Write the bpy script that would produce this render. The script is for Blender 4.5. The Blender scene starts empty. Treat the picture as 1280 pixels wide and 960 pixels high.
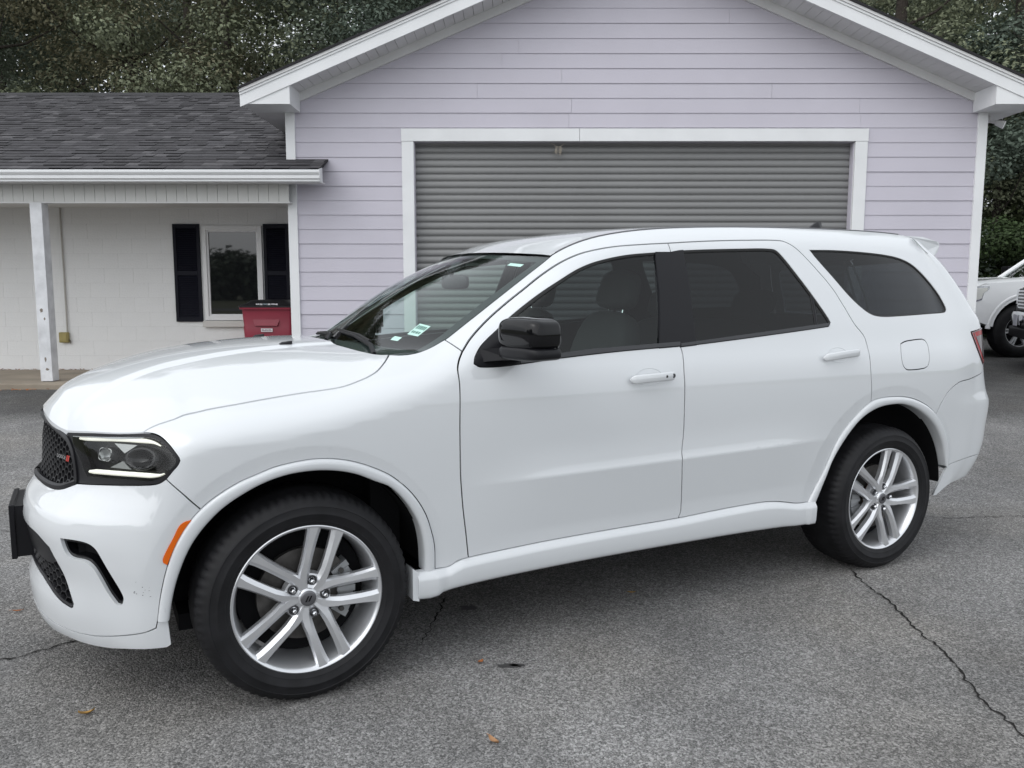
import bpy, bmesh, math, random
import numpy as np
from mathutils import Vector, Matrix
from mathutils.geometry import delaunay_2d_cdt
R = math.radians
rnd = random.Random(7)
scene = bpy.context.scene
col = scene.collection

# ------------------------------------------------------------------ camera
cam_data = bpy.data.cameras.new('camera')
cam_data.sensor_fit = 'HORIZONTAL'; cam_data.sensor_width = 36.0
cam_data.lens = 1020.0 / 1280.0 * 36.0
cam_data.clip_start = 0.05; cam_data.clip_end = 2000
cam = bpy.data.objects.new('camera', cam_data); col.objects.link(cam)
cam.location = (0, 0, 1.4807); cam.rotation_euler = (R(90 - 6.6347), 0, 0)
scene.camera = cam

# ------------------------------------------------------------------ sky, sun, exposure (overcast)
SUN_EL, SUN_AZ = 46.0, 230.0        # azimuth measured clockwise from +Y
world = bpy.data.worlds.new('World'); scene.world = world; world.use_nodes = True
wn = world.node_tree; wn.nodes.clear()
w_out = wn.nodes.new('ShaderNodeOutputWorld'); w_bg = wn.nodes.new('ShaderNodeBackground')
w_sky = wn.nodes.new('ShaderNodeTexSky'); w_sky.sky_type = 'NISHITA'; w_sky.sun_disc = False
w_sky.sun_elevation = R(SUN_EL); w_sky.sun_rotation = R(SUN_AZ)
w_sky.air_density = 1.0; w_sky.dust_density = 4.0; w_sky.ozone_density = 1.0
w_hsv = wn.nodes.new('ShaderNodeHueSaturation'); w_hsv.inputs['Saturation'].default_value = 0.10
w_mix = wn.nodes.new('ShaderNodeMix'); w_mix.data_type = 'RGBA'
w_mix.inputs[0].default_value = 0.55; w_mix.inputs[7].default_value = (8.5, 9.0, 9.6, 1)   # even cloud layer
wn.links.new(w_sky.outputs[0], w_hsv.inputs['Color']); wn.links.new(w_hsv.outputs[0], w_mix.inputs[6])
wn.links.new(w_mix.outputs[2], w_bg.inputs[0]); w_bg.inputs[1].default_value = 0.15
wn.links.new(w_bg.outputs[0], w_out.inputs[0])
sun_data = bpy.data.lights.new('sun', 'SUN'); sun_data.energy = 0.55; sun_data.angle = R(110); sun_data.color = (1.0, .985, .96)
sun = bpy.data.objects.new('sun', sun_data); col.objects.link(sun)
sd = Vector((math.sin(R(SUN_AZ)) * math.cos(R(SUN_EL)), math.cos(R(SUN_AZ)) * math.cos(R(SUN_EL)), math.sin(R(SUN_EL))))
sun.rotation_euler = sd.to_track_quat('Z', 'Y').to_euler(); sun.location = sd * 60
scene.view_settings.view_transform = 'Standard'; scene.view_settings.look = 'None'
scene.view_settings.exposure = 0.22; scene.view_settings.gamma = 1.0; scene.view_settings.use_curve_mapping = False
scene.cycles.max_bounces = 10; scene.cycles.transparent_max_bounces = 16
scene.cycles.use_denoising = True

# ------------------------------------------------------------------ helpers
def link(o, parent=None):
    col.objects.link(o)
    if parent is not None: o.parent = parent
    return o
def tag(o, label=None, cat=None, group=None, kind=None):
    if label: o['label'] = label
    if cat: o['category'] = cat
    if group: o['group'] = group
    if kind: o['kind'] = kind
    return o
def empty(name, loc=(0, 0, 0), rz=0.0, parent=None):
    o = bpy.data.objects.new(name, None); o.empty_display_size = .2; link(o, parent)
    o.location = loc; o.rotation_euler = (0, 0, rz); return o
def mesh(name, verts, faces, mat, parent=None, smooth=False, normals=None, mats=None, midx=None):
    me = bpy.data.meshes.new(name)
    me.from_pydata([tuple(map(float, v)) for v in verts], [], [tuple(map(int, f)) for f in faces])
    for m in (mats or [mat]): me.materials.append(m)
    if midx is not None: me.polygons.foreach_set('material_index', list(map(int, midx)))
    if smooth: me.polygons.foreach_set('use_smooth', [True] * len(me.polygons))
    me.update()
    if normals is not None: me.normals_split_custom_set_from_vertices([tuple(map(float, n)) for n in normals])
    return link(bpy.data.objects.new(name, me), parent)
def wrap(name, me, parent=None):
    return link(bpy.data.objects.new(name, me), parent)
class MB:
    """collects simple shapes into one mesh"""
    def __init__(s): s.v = []; s.f = []
    def add(s, v, f):
        b = len(s.v); s.v += [tuple(map(float, q)) for q in v]; s.f += [tuple(b + int(i) for i in q) for q in f]; return s
    def box(s, x0, x1, y0, y1, z0, z1, bev=0.0, M=None):
        if bev <= 0:
            v = [(x, y, z) for x in (x0, x1) for y in (y0, y1) for z in (z0, z1)]
            f = [(0, 1, 3, 2), (4, 6, 7, 5), (0, 4, 5, 1), (2, 3, 7, 6), (0, 2, 6, 4), (1, 5, 7, 3)]
        else:
            bm = bmesh.new(); bmesh.ops.create_cube(bm, size=1.0)
            for q in bm.verts: q.co = Vector((x0 + (q.co.x + .5) * (x1 - x0), y0 + (q.co.y + .5) * (y1 - y0), z0 + (q.co.z + .5) * (z1 - z0)))
            bmesh.ops.bevel(bm, geom=list(bm.edges), offset=bev, segments=2, profile=.6, affect='EDGES')
            bm.verts.ensure_lookup_table(); v = [tuple(q.co) for q in bm.verts]; f = [[q.index for q in p.verts] for p in bm.faces]; bm.free()
        if M is not None: v = [tuple(M @ Vector(q)) for q in v]
        return s.add(v, f)
    def tube(s, pts, r, n=8, cap=True):
        pts = [Vector(p) for p in pts]; rr = r if isinstance(r, (list, tuple)) else [r] * len(pts); rings = []
        up = None
        for i, p in enumerate(pts):
            d = (pts[min(i + 1, len(pts) - 1)] - pts[max(i - 1, 0)]).normalized()
            if up is None: up = d.orthogonal().normalized()
            up = (up - d * up.dot(d)).normalized(); w = d.cross(up)
            rings.append([p + (up * math.cos(a) + w * math.sin(a)) * rr[i] for a in [2 * math.pi * k / n for k in range(n)]])
        b = len(s.v); s.v += [tuple(q) for g in rings for q in g]
        for i in range(len(pts) - 1):
            for k in range(n): s.f.append((b + i * n + k, b + i * n + (k + 1) % n, b + (i + 1) * n + (k + 1) % n, b + (i + 1) * n + k))
        if cap: s.f.append(tuple(b + k for k in range(n))[::-1]); s.f.append(tuple(b + (len(pts) - 1) * n + k for k in range(n)))
        return s
    def lathe(s, prof, n=48, axis='y', c=(0, 0, 0)):
        b = len(s.v); m = len(prof)
        for k in range(n):
            a = 2 * math.pi * k / n; ca, sa = math.cos(a), math.sin(a)
            for r, h in prof:
                s.v.append((c[0] + r * ca, c[1] + h, c[2] + r * sa) if axis == 'y' else (c[0] + r * ca, c[1] + r * sa, c[2] + h))
        for k in range(n):
            for i in range(m - 1): s.f.append((b + k * m + i, b + k * m + i + 1, b + ((k + 1) % n) * m + i + 1, b + ((k + 1) % n) * m + i))
        return s
    def prism(s, poly, y0, y1, axis='y'):
        n = len(poly)
        if axis == 'y': v = [(x, y0, z) for x, z in poly] + [(x, y1, z) for x, z in poly]
        elif axis == 'x': v = [(y0, x, z) for x, z in poly] + [(y1, x, z) for x, z in poly]
        else: v = [(x, z, y0) for x, z in poly] + [(x, z, y1) for x, z in poly]
        f = [tuple(range(n)), tuple(range(2 * n - 1, n - 1, -1))] + [(i, i + n, (i + 1) % n + n, (i + 1) % n) for i in range(n)]
        return s.add(v, f)
    def build(s, name, mat, parent=None, smooth=False, fix=True):
        o = mesh(name, s.v, s.f, mat, parent, smooth)
        if fix:
            bm = bmesh.new(); bm.from_mesh(o.data); bmesh.ops.recalc_face_normals(bm, faces=bm.faces); bm.to_mesh(o.data); bm.free()
        if smooth: o.data.set_sharp_from_angle(angle=R(40))
        return o
def grid_mesh(name, G, mat, parent=None, smooth=True, close_u=False):
    G = np.asarray(G); a, b = G.shape[:2]; v = G.reshape(-1, 3); f = []
    for i in range(a - (0 if close_u else 1)):
        for j in range(b - 1): f.append((i * b + j, ((i + 1) % a) * b + j, ((i + 1) % a) * b + j + 1, i * b + j + 1))
    o = mesh(name, v, f, mat, parent, smooth); return o
def lerp(a, b, t): return a + (b - a) * t

# ------------------------------------------------------------------ materials
def mat_new(name):
    m = bpy.data.materials.new(name); m.use_nodes = True; nt = m.node_tree
    return m, nt, nt.nodes['Principled BSDF']
def pm(name, c, rough=.5, metal=0.0, coat=0.0, spec=.5, emit=None, es=0.0, bump=None, var=None, crough=.03, cior=1.5):
    """plain principled material; bump=(scale,strength,dist); var=(scale,amount) colour variation in object space"""
    m, nt, b = mat_new(name); L = nt.links.new
    b.inputs['Base Color'].default_value = (*c, 1); b.inputs['Roughness'].default_value = rough; b.inputs['Metallic'].default_value = metal
    b.inputs['Coat Weight'].default_value = coat; b.inputs['Coat Roughness'].default_value = crough; b.inputs['Coat IOR'].default_value = cior; b.inputs['Specular IOR Level'].default_value = spec
    if emit: b.inputs['Emission Color'].default_value = (*emit, 1); b.inputs['Emission Strength'].default_value = es
    if bump or var: tc = nt.nodes.new('ShaderNodeTexCoord')
    if var:
        n = nt.nodes.new('ShaderNodeTexNoise'); n.inputs['Scale'].default_value = var[0]; n.inputs['Detail'].default_value = 6
        L(tc.outputs['Object'], n.inputs['Vector']); mr = nt.nodes.new('ShaderNodeMapRange')
        mr.inputs[1].default_value = .3; mr.inputs[2].default_value = .7; mr.inputs[3].default_value = 1 - var[1]; mr.inputs[4].default_value = 1 + var[1] * .4
        L(n.outputs[0], mr.inputs[0]); mx = nt.nodes.new('ShaderNodeMix'); mx.data_type = 'RGBA'; mx.blend_type = 'MULTIPLY'; mx.inputs[0].default_value = 1
        mx.inputs[6].default_value = (*c, 1); L(mr.outputs[0], mx.inputs[7]); L(mx.outputs[2], b.inputs['Base Color'])
    if bump:
        n2 = nt.nodes.new('ShaderNodeTexNoise'); n2.inputs['Scale'].default_value = bump[0]; n2.inputs['Detail'].default_value = 4
        L(tc.outputs['Object'], n2.inputs['Vector']); bp = nt.nodes.new('ShaderNodeBump'); bp.inputs['Strength'].default_value = bump[1]; bp.inputs['Distance'].default_value = bump[2]
        L(n2.outputs[0], bp.inputs['Height']); L(bp.outputs[0], b.inputs['Normal'])
    return m
def glass_mat(name, tint, ior=1.5, rough=0.0):
    """thin pane: tinted see-through plus a mirror layer that grows towards grazing angles, alike from both sides"""
    m = bpy.data.materials.new(name); m.use_nodes = True; nt = m.node_tree; nt.nodes.clear(); L = nt.links.new; N = nt.nodes.new
    o = N('ShaderNodeOutputMaterial'); mx = N('ShaderNodeMixShader'); t = N('ShaderNodeBsdfTransparent'); g = N('ShaderNodeBsdfGlossy')
    geo = N('ShaderNodeNewGeometry'); dt = N('ShaderNodeVectorMath'); dt.operation = 'DOT_PRODUCT'; L(geo.outputs['Normal'], dt.inputs[0]); L(geo.outputs['Incoming'], dt.inputs[1])
    def mth(op, a, b=None):
        n = N('ShaderNodeMath'); n.operation = op
        for i, v in enumerate((a, b)):
            if v is None: continue
            if isinstance(v, (int, float)): n.inputs[i].default_value = v
            else: L(v, n.inputs[i])
        return n.outputs[0]
    f0 = ((ior - 1) / (ior + 1)) ** 2 * .8
    fr = mth('ADD', mth('MULTIPLY', mth('POWER', mth('SUBTRACT', 1.0, mth('ABSOLUTE', dt.outputs['Value'])), 5.0), 1 - f0), f0)
    t.inputs[0].default_value = (*tint, 1); g.inputs['Roughness'].default_value = rough; g.inputs['Color'].default_value = (1, 1, 1, 1)
    L(fr, mx.inputs[0]); L(t.outputs[0], mx.inputs[1]); L(g.outputs[0], mx.inputs[2]); L(mx.outputs[0], o.inputs[0]); return m

# ================================================================== ground
def ground_h(x, y):
    t = min(1, max(0, (y - 5.4) / 4.0)); h = .28 * t * t * (3 - 2 * t)
    t2 = min(1, max(0, (y - 10.5) / 2.5)); return h + .10 * t2 * t2 * (3 - 2 * t2)
def asphalt_mat():
    m, nt, b = mat_new('worn_asphalt'); L = nt.links.new; N = nt.nodes.new
    tc = N('ShaderNodeTexCoord'); vec = tc.outputs['Object']
    def noise(s, d=4, r=.5):
        n = N('ShaderNodeTexNoise'); n.inputs['Scale'].default_value = s; n.inputs['Detail'].default_value = d; n.inputs['Roughness'].default_value = r; L(vec, n.inputs['Vector']); return n.outputs[0]
    def mrange(v, a0, a1, b0, b1):
        n = N('ShaderNodeMapRange'); L(v, n.inputs[0]); n.inputs[1].default_value, n.inputs[2].default_value, n.inputs[3].default_value, n.inputs[4].default_value = a0, a1, b0, b1; return n.outputs[0]
    def mul(a, bb, op='MULTIPLY'):
        n = N('ShaderNodeMath'); n.operation = op
        for i, v in enumerate((a, bb)):
            if isinstance(v, (int, float)): n.inputs[i].default_value = v
            else: L(v, n.inputs[i])
        return n.outputs[0]
    vo = N('ShaderNodeTexVoronoi'); vo.inputs['Scale'].default_value = 122; vo.inputs['Randomness'].default_value = 1; L(vec, vo.inputs['Vector'])
    vo2 = N('ShaderNodeTexVoronoi'); vo2.inputs['Scale'].default_value = 220; L(vec, vo2.inputs['Vector'])
    # every stone of the aggregate has its own tone
    sep = N('ShaderNodeSeparateColor'); L(vo.outputs['Color'], sep.inputs[0]); sep2 = N('ShaderNodeSeparateColor'); L(vo2.outputs['Color'], sep2.inputs[0])
    stone = mrange(mul(mul(sep.outputs[0], 3.0, 'POWER'), mul(sep2.outputs[1], 1.4, 'POWER'), 'ADD'), 0, 1.5, .082, .40)
    fine = mrange(noise(420, 3, .7), .3, .75, .72, 1.28)
    patch = mrange(noise(.55, 5, .62), .36, .66, .74, 1.14); blot = mrange(noise(2.3, 4, .6), .35, .7, .88, 1.10)
    # darker resealed strip along the building, in y
    sx = N('ShaderNodeSeparateXYZ'); L(vec, sx.inputs[0])
    wob = mul(mrange(noise(1.6, 5, .7), .3, .7, -.22, .22), sx.outputs[1], 'ADD')
    s1 = mrange(wob, 7.75, 8.35, 1.0, .45)
    damp = mrange(noise(1.1, 6, .7), .60, .70, 1.0, .70)
    v = mul(mul(mul(mul(stone, fine), patch), blot), mul(s1, damp))
    cmb = N('ShaderNodeCombineColor'); L(mul(v, 1.015), cmb.inputs[0]); L(mul(v, 1.0), cmb.inputs[1]); L(mul(v, .985), cmb.inputs[2])
    tint = N('ShaderNodeMix'); tint.data_type = 'RGBA'; tint.blend_type = 'MULTIPLY'; L(mrange(noise(.9, 3), .45, .75, 0, .55), tint.inputs[0]); L(cmb.outputs[0], tint.inputs[6]); tint.inputs[7].default_value = (1.06, 1.0, .90, 1)
    L(tint.outputs[2], b.inputs['Base Color']); b.inputs['Roughness'].default_value = .88; b.inputs['Specular IOR Level'].default_value = .3
    bp = N('ShaderNodeBump'); bp.inputs['Strength'].default_value = .9; bp.inputs['Distance'].default_value = .004
    L(mul(mul(vo.outputs['Distance'], -1.0), noise(300, 2), 'ADD'), bp.inputs['Height']); L(bp.outputs[0], b.inputs['Normal'])
    return m
asph = asphalt_mat()
ys = np.concatenate([np.linspace(-22, 5, 20), np.linspace(5.2, 14, 46), [18, 24, 34]]); xs_ = np.linspace(-26, 30, 40)
G = [[(x, y, ground_h(x, y)) for y in ys] for x in xs_]
lot = grid_mesh('asphalt_lot', G, asph); tag(lot, kind='structure')
grass_m = pm('field_grass', (.075, .080, .030), rough=.95, var=(.35, .45))
gr = mesh('ground', [(-900, -900, -.03), (900, -900, -.03), (900, 900, -.03), (-900, 900, -.03)], [(0, 1, 2, 3)], grass_m); tag(gr, kind='structure')
# the verge and hill ground behind the buildings stays level with the lot there
back = mesh('wood_floor', [(-80, 33.9, .36), (90, 33.9, .36), (90, 90, 2.2), (-80, 90, 2.2)], [(0, 1, 2, 3)], pm('leaf_litter', (.05, .042, .025), rough=1, var=(1.5, .5))); tag(back, kind='structure')
road = mesh('road', [(-200, -40, -.012), (200, -40, -.012), (200, -33, -.012), (-200, -33, -.012)], [(0, 1, 2, 3)], pm('road_asphalt', (.10, .10, .105), rough=.9, var=(.8, .2))); tag(road, kind='structure')

# cracks: thin open joints with dark filling, laid over the lot
crack_m = pm('crack_dark', (.022, .021, .020), rough=1, spec=.1)
def crack(pts, w0, jit, seed):
    r = random.Random(seed); P_ = [Vector((*p, 0)) for p in pts]; out = []
    for a, b in zip(P_[:-1], P_[1:]):
        n = max(2, int((b - a).length / .022))
        for k in range(n):
            t = k / n; q = a.lerp(b, t); d = (b - a).normalized(); nn = Vector((-d.y, d.x, 0)); out.append(q + nn * r.uniform(-jit, jit))
    out.append(P_[-1]); v, f = [], []
    for i, q in enumerate(out):
        d = (out[min(i + 1, len(out) - 1)] - out[max(i - 1, 0)]).normalized(); nn = Vector((-d.y, d.x, 0)); e = min(1, i / 5 + .15, (len(out) - 1 - i) / 5 + .15); w = w0 * .72 * e * r.uniform(.35, 1.5)
        z = ground_h(q.x, q.y) + .004; v += [(q.x - nn.x * w, q.y - nn.y * w, z), (q.x + nn.x * w, q.y + nn.y * w, z)]
        if i: k = 2 * i; f.append((k - 2, k - 1, k + 1, k))
    return mesh('crack', v, f, crack_m, lot)
crack([(1.80, 4.21), (1.78, 3.95), (1.80, 3.72), (1.765, 3.45), (1.775, 3.20), (1.735, 3.00), (1.70, 2.80), (1.71, 2.62), (1.69, 2.45)], .0065, .010, 3)
crack([(-2.45, 3.02), (-2.20, 3.06), (-1.98, 3.16), (-1.86, 3.30), (-1.72, 3.36)], .0062, .012, 4)
crack([(-.33, 3.85), (-.335, 3.62), (-.36, 3.42), (-.385, 3.25)], .0045, .010, 5)
crack([(2.55, 5.25), (2.85, 5.16), (3.3, 5.22), (3.9, 5.12), (5.2, 5.3)], .004, .015, 6)
crack([(-2.2, 4.7), (-2.9, 4.9), (-4.0, 4.8)], .004, .015, 8)
crack([(1.0, 4.2), (1.3, 4.05), (1.6, 4.15)], .0015, .01, 9)
stain_m = pm('oil_stain', (.055, .054, .054), rough=.7)
for (sx_, sy_, a, b_) in ((-.01, 3.075, .052, .020), (.02, 3.08, .03, .016), (-.20, 3.66, .05, .03)):
    n = 22; r = random.Random(int(sx_ * 100) + 50); ring = [(sx_ + a * math.cos(t) * r.uniform(.6, 1.15), sy_ + b_ * math.sin(t) * r.uniform(.6, 1.15), .0035) for t in [2 * math.pi * k / n for k in range(n)]]
    mesh('stain', [(sx_, sy_, .0035)] + ring, [(0, i + 1, (i + 1) % n + 1) for i in range(n)], stain_m, lot)

# ================================================================== garage
YF = 10.2
lav = pm('lavender_fibre_cement', (.540, .518, .582), rough=.62, var=(1.2, .05), bump=(60, .12, .01))
white_trim = pm('white_trim_paint', (.76, .77, .78), rough=.5, var=(2.5, .06))
white_dirty = pm('white_soffit', (.70, .70, .70), rough=.6, var=(3, .08))
shingle_edge = pm('black_shingle', (.018, .017, .020), rough=.9)
door_grey = pm('roller_door_grey', (.215, .216, .215), rough=.42, metal=.1, var=(.6, .10))
dark_void = pm('dark_gap', (.012, .012, .013), rough=.9)
XL, XR, XC = -2.745, 5.76, 1.5075; PITCH = .4167; TIPZ = 3.756; TIPX = -3.13
def rake_top(x): return TIPZ + PITCH * ((x - TIPX) if x < XC else (2 * XC - TIPX - x))
garage = empty('garage', (XC, 13.0, 0))
tag(garage, 'lavender clapboard garage with a white gable and wide grey roller door', 'garage')
gx = lambda v: v - XC; gy = lambda v: v - 13.0
class GB(MB):
    def gbox(s, x0, x1, y0, y1, z0, z1, bev=0): return s.box(gx(x0), gx(x1), gy(y0), gy(y1), z0, z1, bev)
# wall core (dark sheathing behind the planks) with door opening
zroof = lambda x: rake_top(x) - .12
core = GB(); core.gbox(XL + .02, -1.19, YF + .02, YF + .12, .2, 3.26).gbox(4.165, XR - .02, YF + .02, YF + .12, .2, 3.26)
core.add([(gx(x), gy(y), z) for y in (YF + .02, YF + .12) for x, z in ((XL + .02, 3.262), (XR - .02, 3.262), (XR - .02, zroof(XR - .02)), (XC, zroof(XC)), (XL + .02, zroof(XL + .02)))], [(0, 1, 2, 3, 4), (9, 8, 7, 6, 5), (0, 5, 6, 1), (1, 6, 7, 2), (2, 7, 8, 3), (3, 8, 9, 4), (4, 9, 5, 0)])
core.gbox(XL + .02, XL + .14, YF + .12, 18.5, .2, 3.6).gbox(XR - .14, XR - .02, YF + .12, 18.5, .2, 3.6).gbox(XL + .02, XR - .02, 18.4, 18.5, .2, 3.6)
core.build('wall', lav, garage)
# siding planks, each one a board with its own lower edge standing proud
ROW = .1735
def plank(x0, x1, z0, z1, seed):
    r = random.Random(seed); dz = r.uniform(-.0015, .0015); t = .0125 + r.uniform(-.0012, .0016)
    # clip to the roof line
    top = z1 + .012
    def lim(x): return zroof(x) - .01
    a0, a1 = x0, x1
    if lim(x0) < z0 + .01: a0 = TIPX + (z0 + .13 + .01 - TIPZ) / PITCH
    if lim(x1) < z0 + .01: a1 = 2 * XC - TIPX - (z0 + .13 + .01 - TIPZ) / PITCH
    if a1 - a0 < .03: return
    pts = [a0, a1]
    t0, t1 = min(top, lim(a0)), min(top, lim(a1))
    if lim(a0) < top: pts_l = TIPX + (top + .13 - TIPZ) / PITCH
    else: pts_l = a0
    if lim(a1) < top: pts_r = 2 * XC - TIPX - (top + .13 - TIPZ) / PITCH
    else: pts_r = a1
    if pts_r < pts_l: pts_l = pts_r = (pts_l + pts_r) / 2
    poly_ = [(a0, z0 + dz), (a1, z0 + dz), (a1, t1)] + ([(pts_r, top)] if pts_r < a1 - .01 else []) + ([(pts_l, top)] if pts_l > a0 + .01 else []) + [(a0, t0)]
    def yy(z): return YF + .018 - t - (t - .001) * max(0, 1 - (z - z0) / ROW) * .9
    n = len(poly_); v = [(gx(x), gy(yy(z)), z) for x, z in poly_] + [(gx(x), gy(YF + .019), z) for x, z in poly_]
    f = [tuple(range(n)), tuple(range(2 * n - 1, n - 1, -1))] + [(i, i + n, (i + 1) % n + n, (i + 1) % n) for i in range(n)]
    mesh('plank', v, f, lav, garage)
joints = {4: (-.12, ), 3: (.60,), 2: (-.42, 3.14), 1: (.72, 4.21), 0: (.69, 4.23), 5: (.08,), 7: (2.6,), 9: (.9,), 11: (1.9,)}
zb = 3.427; k = 0
while zb < 5.6:
    xs2 = [XL + .10, *[j for j in joints.get(k, ())], XR - .10]
    for a, b_ in zip(xs2[:-1], xs2[1:]): plank(a + .0012, b_ - .0012, zb, zb + ROW, k * 7 + int(a * 10))
    zb += ROW; k += 1
for i in range(1, 19):
    z0 = 3.427 - ROW * i
    if z0 < .30: break
    plank(XL + .10, -1.335, z0, z0 + ROW, 100 + i); plank(4.318, XR - .10, z0, z0 + ROW, 200 + i)
# corner boards, door casing
GB().gbox(XL, XL + .113, YF - .028, YF + .03, .34, 3.60, .003).build('corner_board', white_trim, garage)
GB().gbox(XR - .113, XR, YF - .028, YF + .03, .20, 3.60, .003).build('corner_board', white_trim, garage)
for x0, x1 in ((-1.341, -1.197), (4.172, 4.322)): GB().gbox(x0, x1, YF - .022, YF + .16, .2, 3.262, .003).build('door_casing', white_trim, garage)
for x0, x1 in ((-1.345, .818), (.822, 4.326)): GB().gbox(x0, x1, YF - .026, YF + .14, 3.264, 3.414, .003).build('door_header', white_trim, garage)
GB().gbox(-1.6, 4.6, YF + .30, YF + .34, .2, 3.5).build('door_backing', dark_void, garage)
# roller door: curved interlocking slats
pitch = .0838
sl_v = []; prof = [(0.0, .012), (.002, .003), (.010, .0005), (.022, -.0035), (.040, -.0055), (.058, -.0035), (.066, .001), (.070, .010), (.076, .0115), (.0815, .008), (.0838, .014)]
for x in (-1.196, 4.171): sl_v += [(gx(x), gy(YF + .125 + d), -h) for h, d in prof]
m_ = len(prof); sl_f = [(i, i + 1, m_ + i + 1, m_ + i) for i in range(m_ - 1)]
sl = None
for i in range(36):
    z = 3.306 - pitch * i
    if sl is None: sl = mesh('slat', sl_v, sl_f, door_grey, garage, True); sl.data.set_sharp_from_angle(angle=R(35)); sl.location = (0, 0, z)
    else: q = sl.copy(); link(q); q.location = (0, 0, z)
# gable roof
th = .035
rf = GB()
for s in (-1, 1):
    xa, xb = (TIPX - .015, XC) if s < 0 else (XC, 2 * XC - TIPX + .015)
    z = lambda x: rake_top(x)
    rf.add([(gx(x), gy(y), z(x) + d) for y in (9.66, 19.0) for d in (0.004, .03) for x in (xa, xb)], [(0, 1, 3, 2), (4, 6, 7, 5), (0, 4, 5, 1), (2, 3, 7, 6), (0, 2, 6, 4), (1, 5, 7, 3)])
rf.build('roof', shingle_edge, garage)
def rake_strip(name, d0, d1, y0, y1, x_lo, mat):
    for s in (-1, 1):
        xa, xb = x_lo, XC
        pts = [(xa, rake_top(xa) + d0), (xb, rake_top(xb) + d0), (xb, rake_top(xb) + d1), (xa, rake_top(xa) + d1)]
        v = [(s * (x - XC), gy(y), z) for y in (y0, y1) for x, z in pts]
        o = mesh(name, v, [(0, 1, 2, 3), (7, 6, 5, 4), (0, 4, 5, 1), (1, 5, 6, 2), (2, 6, 7, 3), (3, 7, 4, 0)], mat, garage)
        bm = bmesh.new(); bm.from_mesh(o.data); bmesh.ops.recalc_face_normals(bm, faces=bm.faces); bm.to_mesh(o.data); bm.free()
rake_strip('drip_edge', -.030, .003, 9.675, 9.70, TIPX, white_dirty)
rake_strip('rake_moulding', -.058, -.032, 9.688, 9.72, TIPX, white_trim)
rake_strip('rake_fascia', -.190, -.052, 9.70, 9.725, TIPX, white_trim)
rake_strip('frieze_board', -.262, -.150, YF - .034, YF + .01, -2.58, white_dirty)
# soffit panels between fascia and wall, each a vented board
for s in (-1, 1):
    x = -2.60; i = 0
    while x < XC - .01:
        x1 = min(x + .113, XC)
        pts = [(x + .0025, rake_top(x) - .158 + .0), (x1 - .0025, rake_top(x1) - .158)]
        v = [(s * (px - XC), gy(y), z + d) for y in (9.726, YF - .02) for d in (0, .012) for px, z in pts]
        mesh('soffit_panel', v, [(0, 1, 3, 2), (4, 6, 7, 5), (0, 4, 5, 1), (2, 3, 7, 6), (0, 2, 6, 4), (1, 5, 7, 3)], white_dirty, garage)
        x = x1; i += 1
rake_strip('soffit_backing', -.135, -.120, 9.73, YF, -3.0, dark_void)
# boxed cornice returns and side eaves
for s in (-1, 1):
    zb_, zt_ = 3.600, rake_top(-2.56) - .165
    prof_ = [(TIPX + .004, zb_), (-2.56, zb_), (-2.56, zt_), (TIPX + .004, rake_top(TIPX) - .165 + .012)]
    v = [(s * (x - XC), gy(y), z) for y in (9.712, YF - .012) for x, z in prof_]
    o = mesh('cornice_return', v, [(0, 1, 2, 3), (7, 6, 5, 4), (0, 4, 5, 1), (1, 5, 6, 2), (2, 6, 7, 3), (3, 7, 4, 0)], white_trim, garage)
    v = [(s * (x - XC), gy(y), z) for y in (YF - .01, 18.8) for x, z in [(TIPX + .006, zb_ + .003), (XL + .02, zb_ + .003), (XL + .02, 3.70), (TIPX + .006, 3.70)]]
    mesh('eave_soffit', v, [(0, 1, 2, 3), (7, 6, 5, 4), (0, 4, 5, 1), (1, 5, 6, 2), (2, 6, 7, 3), (3, 7, 4, 0)], white_dirty, garage)
# flood light under the right eave
fl = empty('flood_light', (5.90, 10.42, 3.60)); tag(fl, 'small white twin flood light under the right eave of the garage', 'flood light')
MB().tube([(0, 0, 0), (0, 0, -.05)], .028, 12).build('mounting_base', white_dirty, fl, True)
for s in (-1, 1):
    MB().tube([(s * .02, 0, -.055), (s * .07, -.03, -.075), (s * .075, -.035, -.078), (s * .15, -.09, -.115)], [.016, .018, .03, .05], 14).build('lamp_head', white_dirty, fl, True)

# ================================================================== low house with porch
house = empty('low_house', (-7.5, 12.0, 0)); tag(house, 'low white block house with grey shingle roof and open porch', 'house')
hx = lambda v: v + 7.5; hy = lambda v: v - 12.0
class HB(MB):
    def hbox(s, x0, x1, y0, y1, z0, z1, bev=0): return s.box(hx(x0), hx(x1), hy(y0), hy(y1), z0, z1, bev)
block_m = pm('painted_block', (.80, .80, .795), rough=.8, var=(1.0, .07), bump=(35, .25, .02))
joint_m = pm('painted_mortar', (.72, .72, .715), rough=.9)
win = (-4.305, -3.47, 1.045, 2.352)
HB().hbox(-16, win[0], 11.5035, 11.66, .2, 2.75).hbox(win[1], XL, 11.5035, 11.66, .2, 2.75).hbox(win[0], win[1], 11.5035, 11.66, .2, win[2]).hbox(win[0], win[1], 11.5035, 11.66, win[3], 2.75).build('wall', joint_m, house)
bl_me = {}
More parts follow.
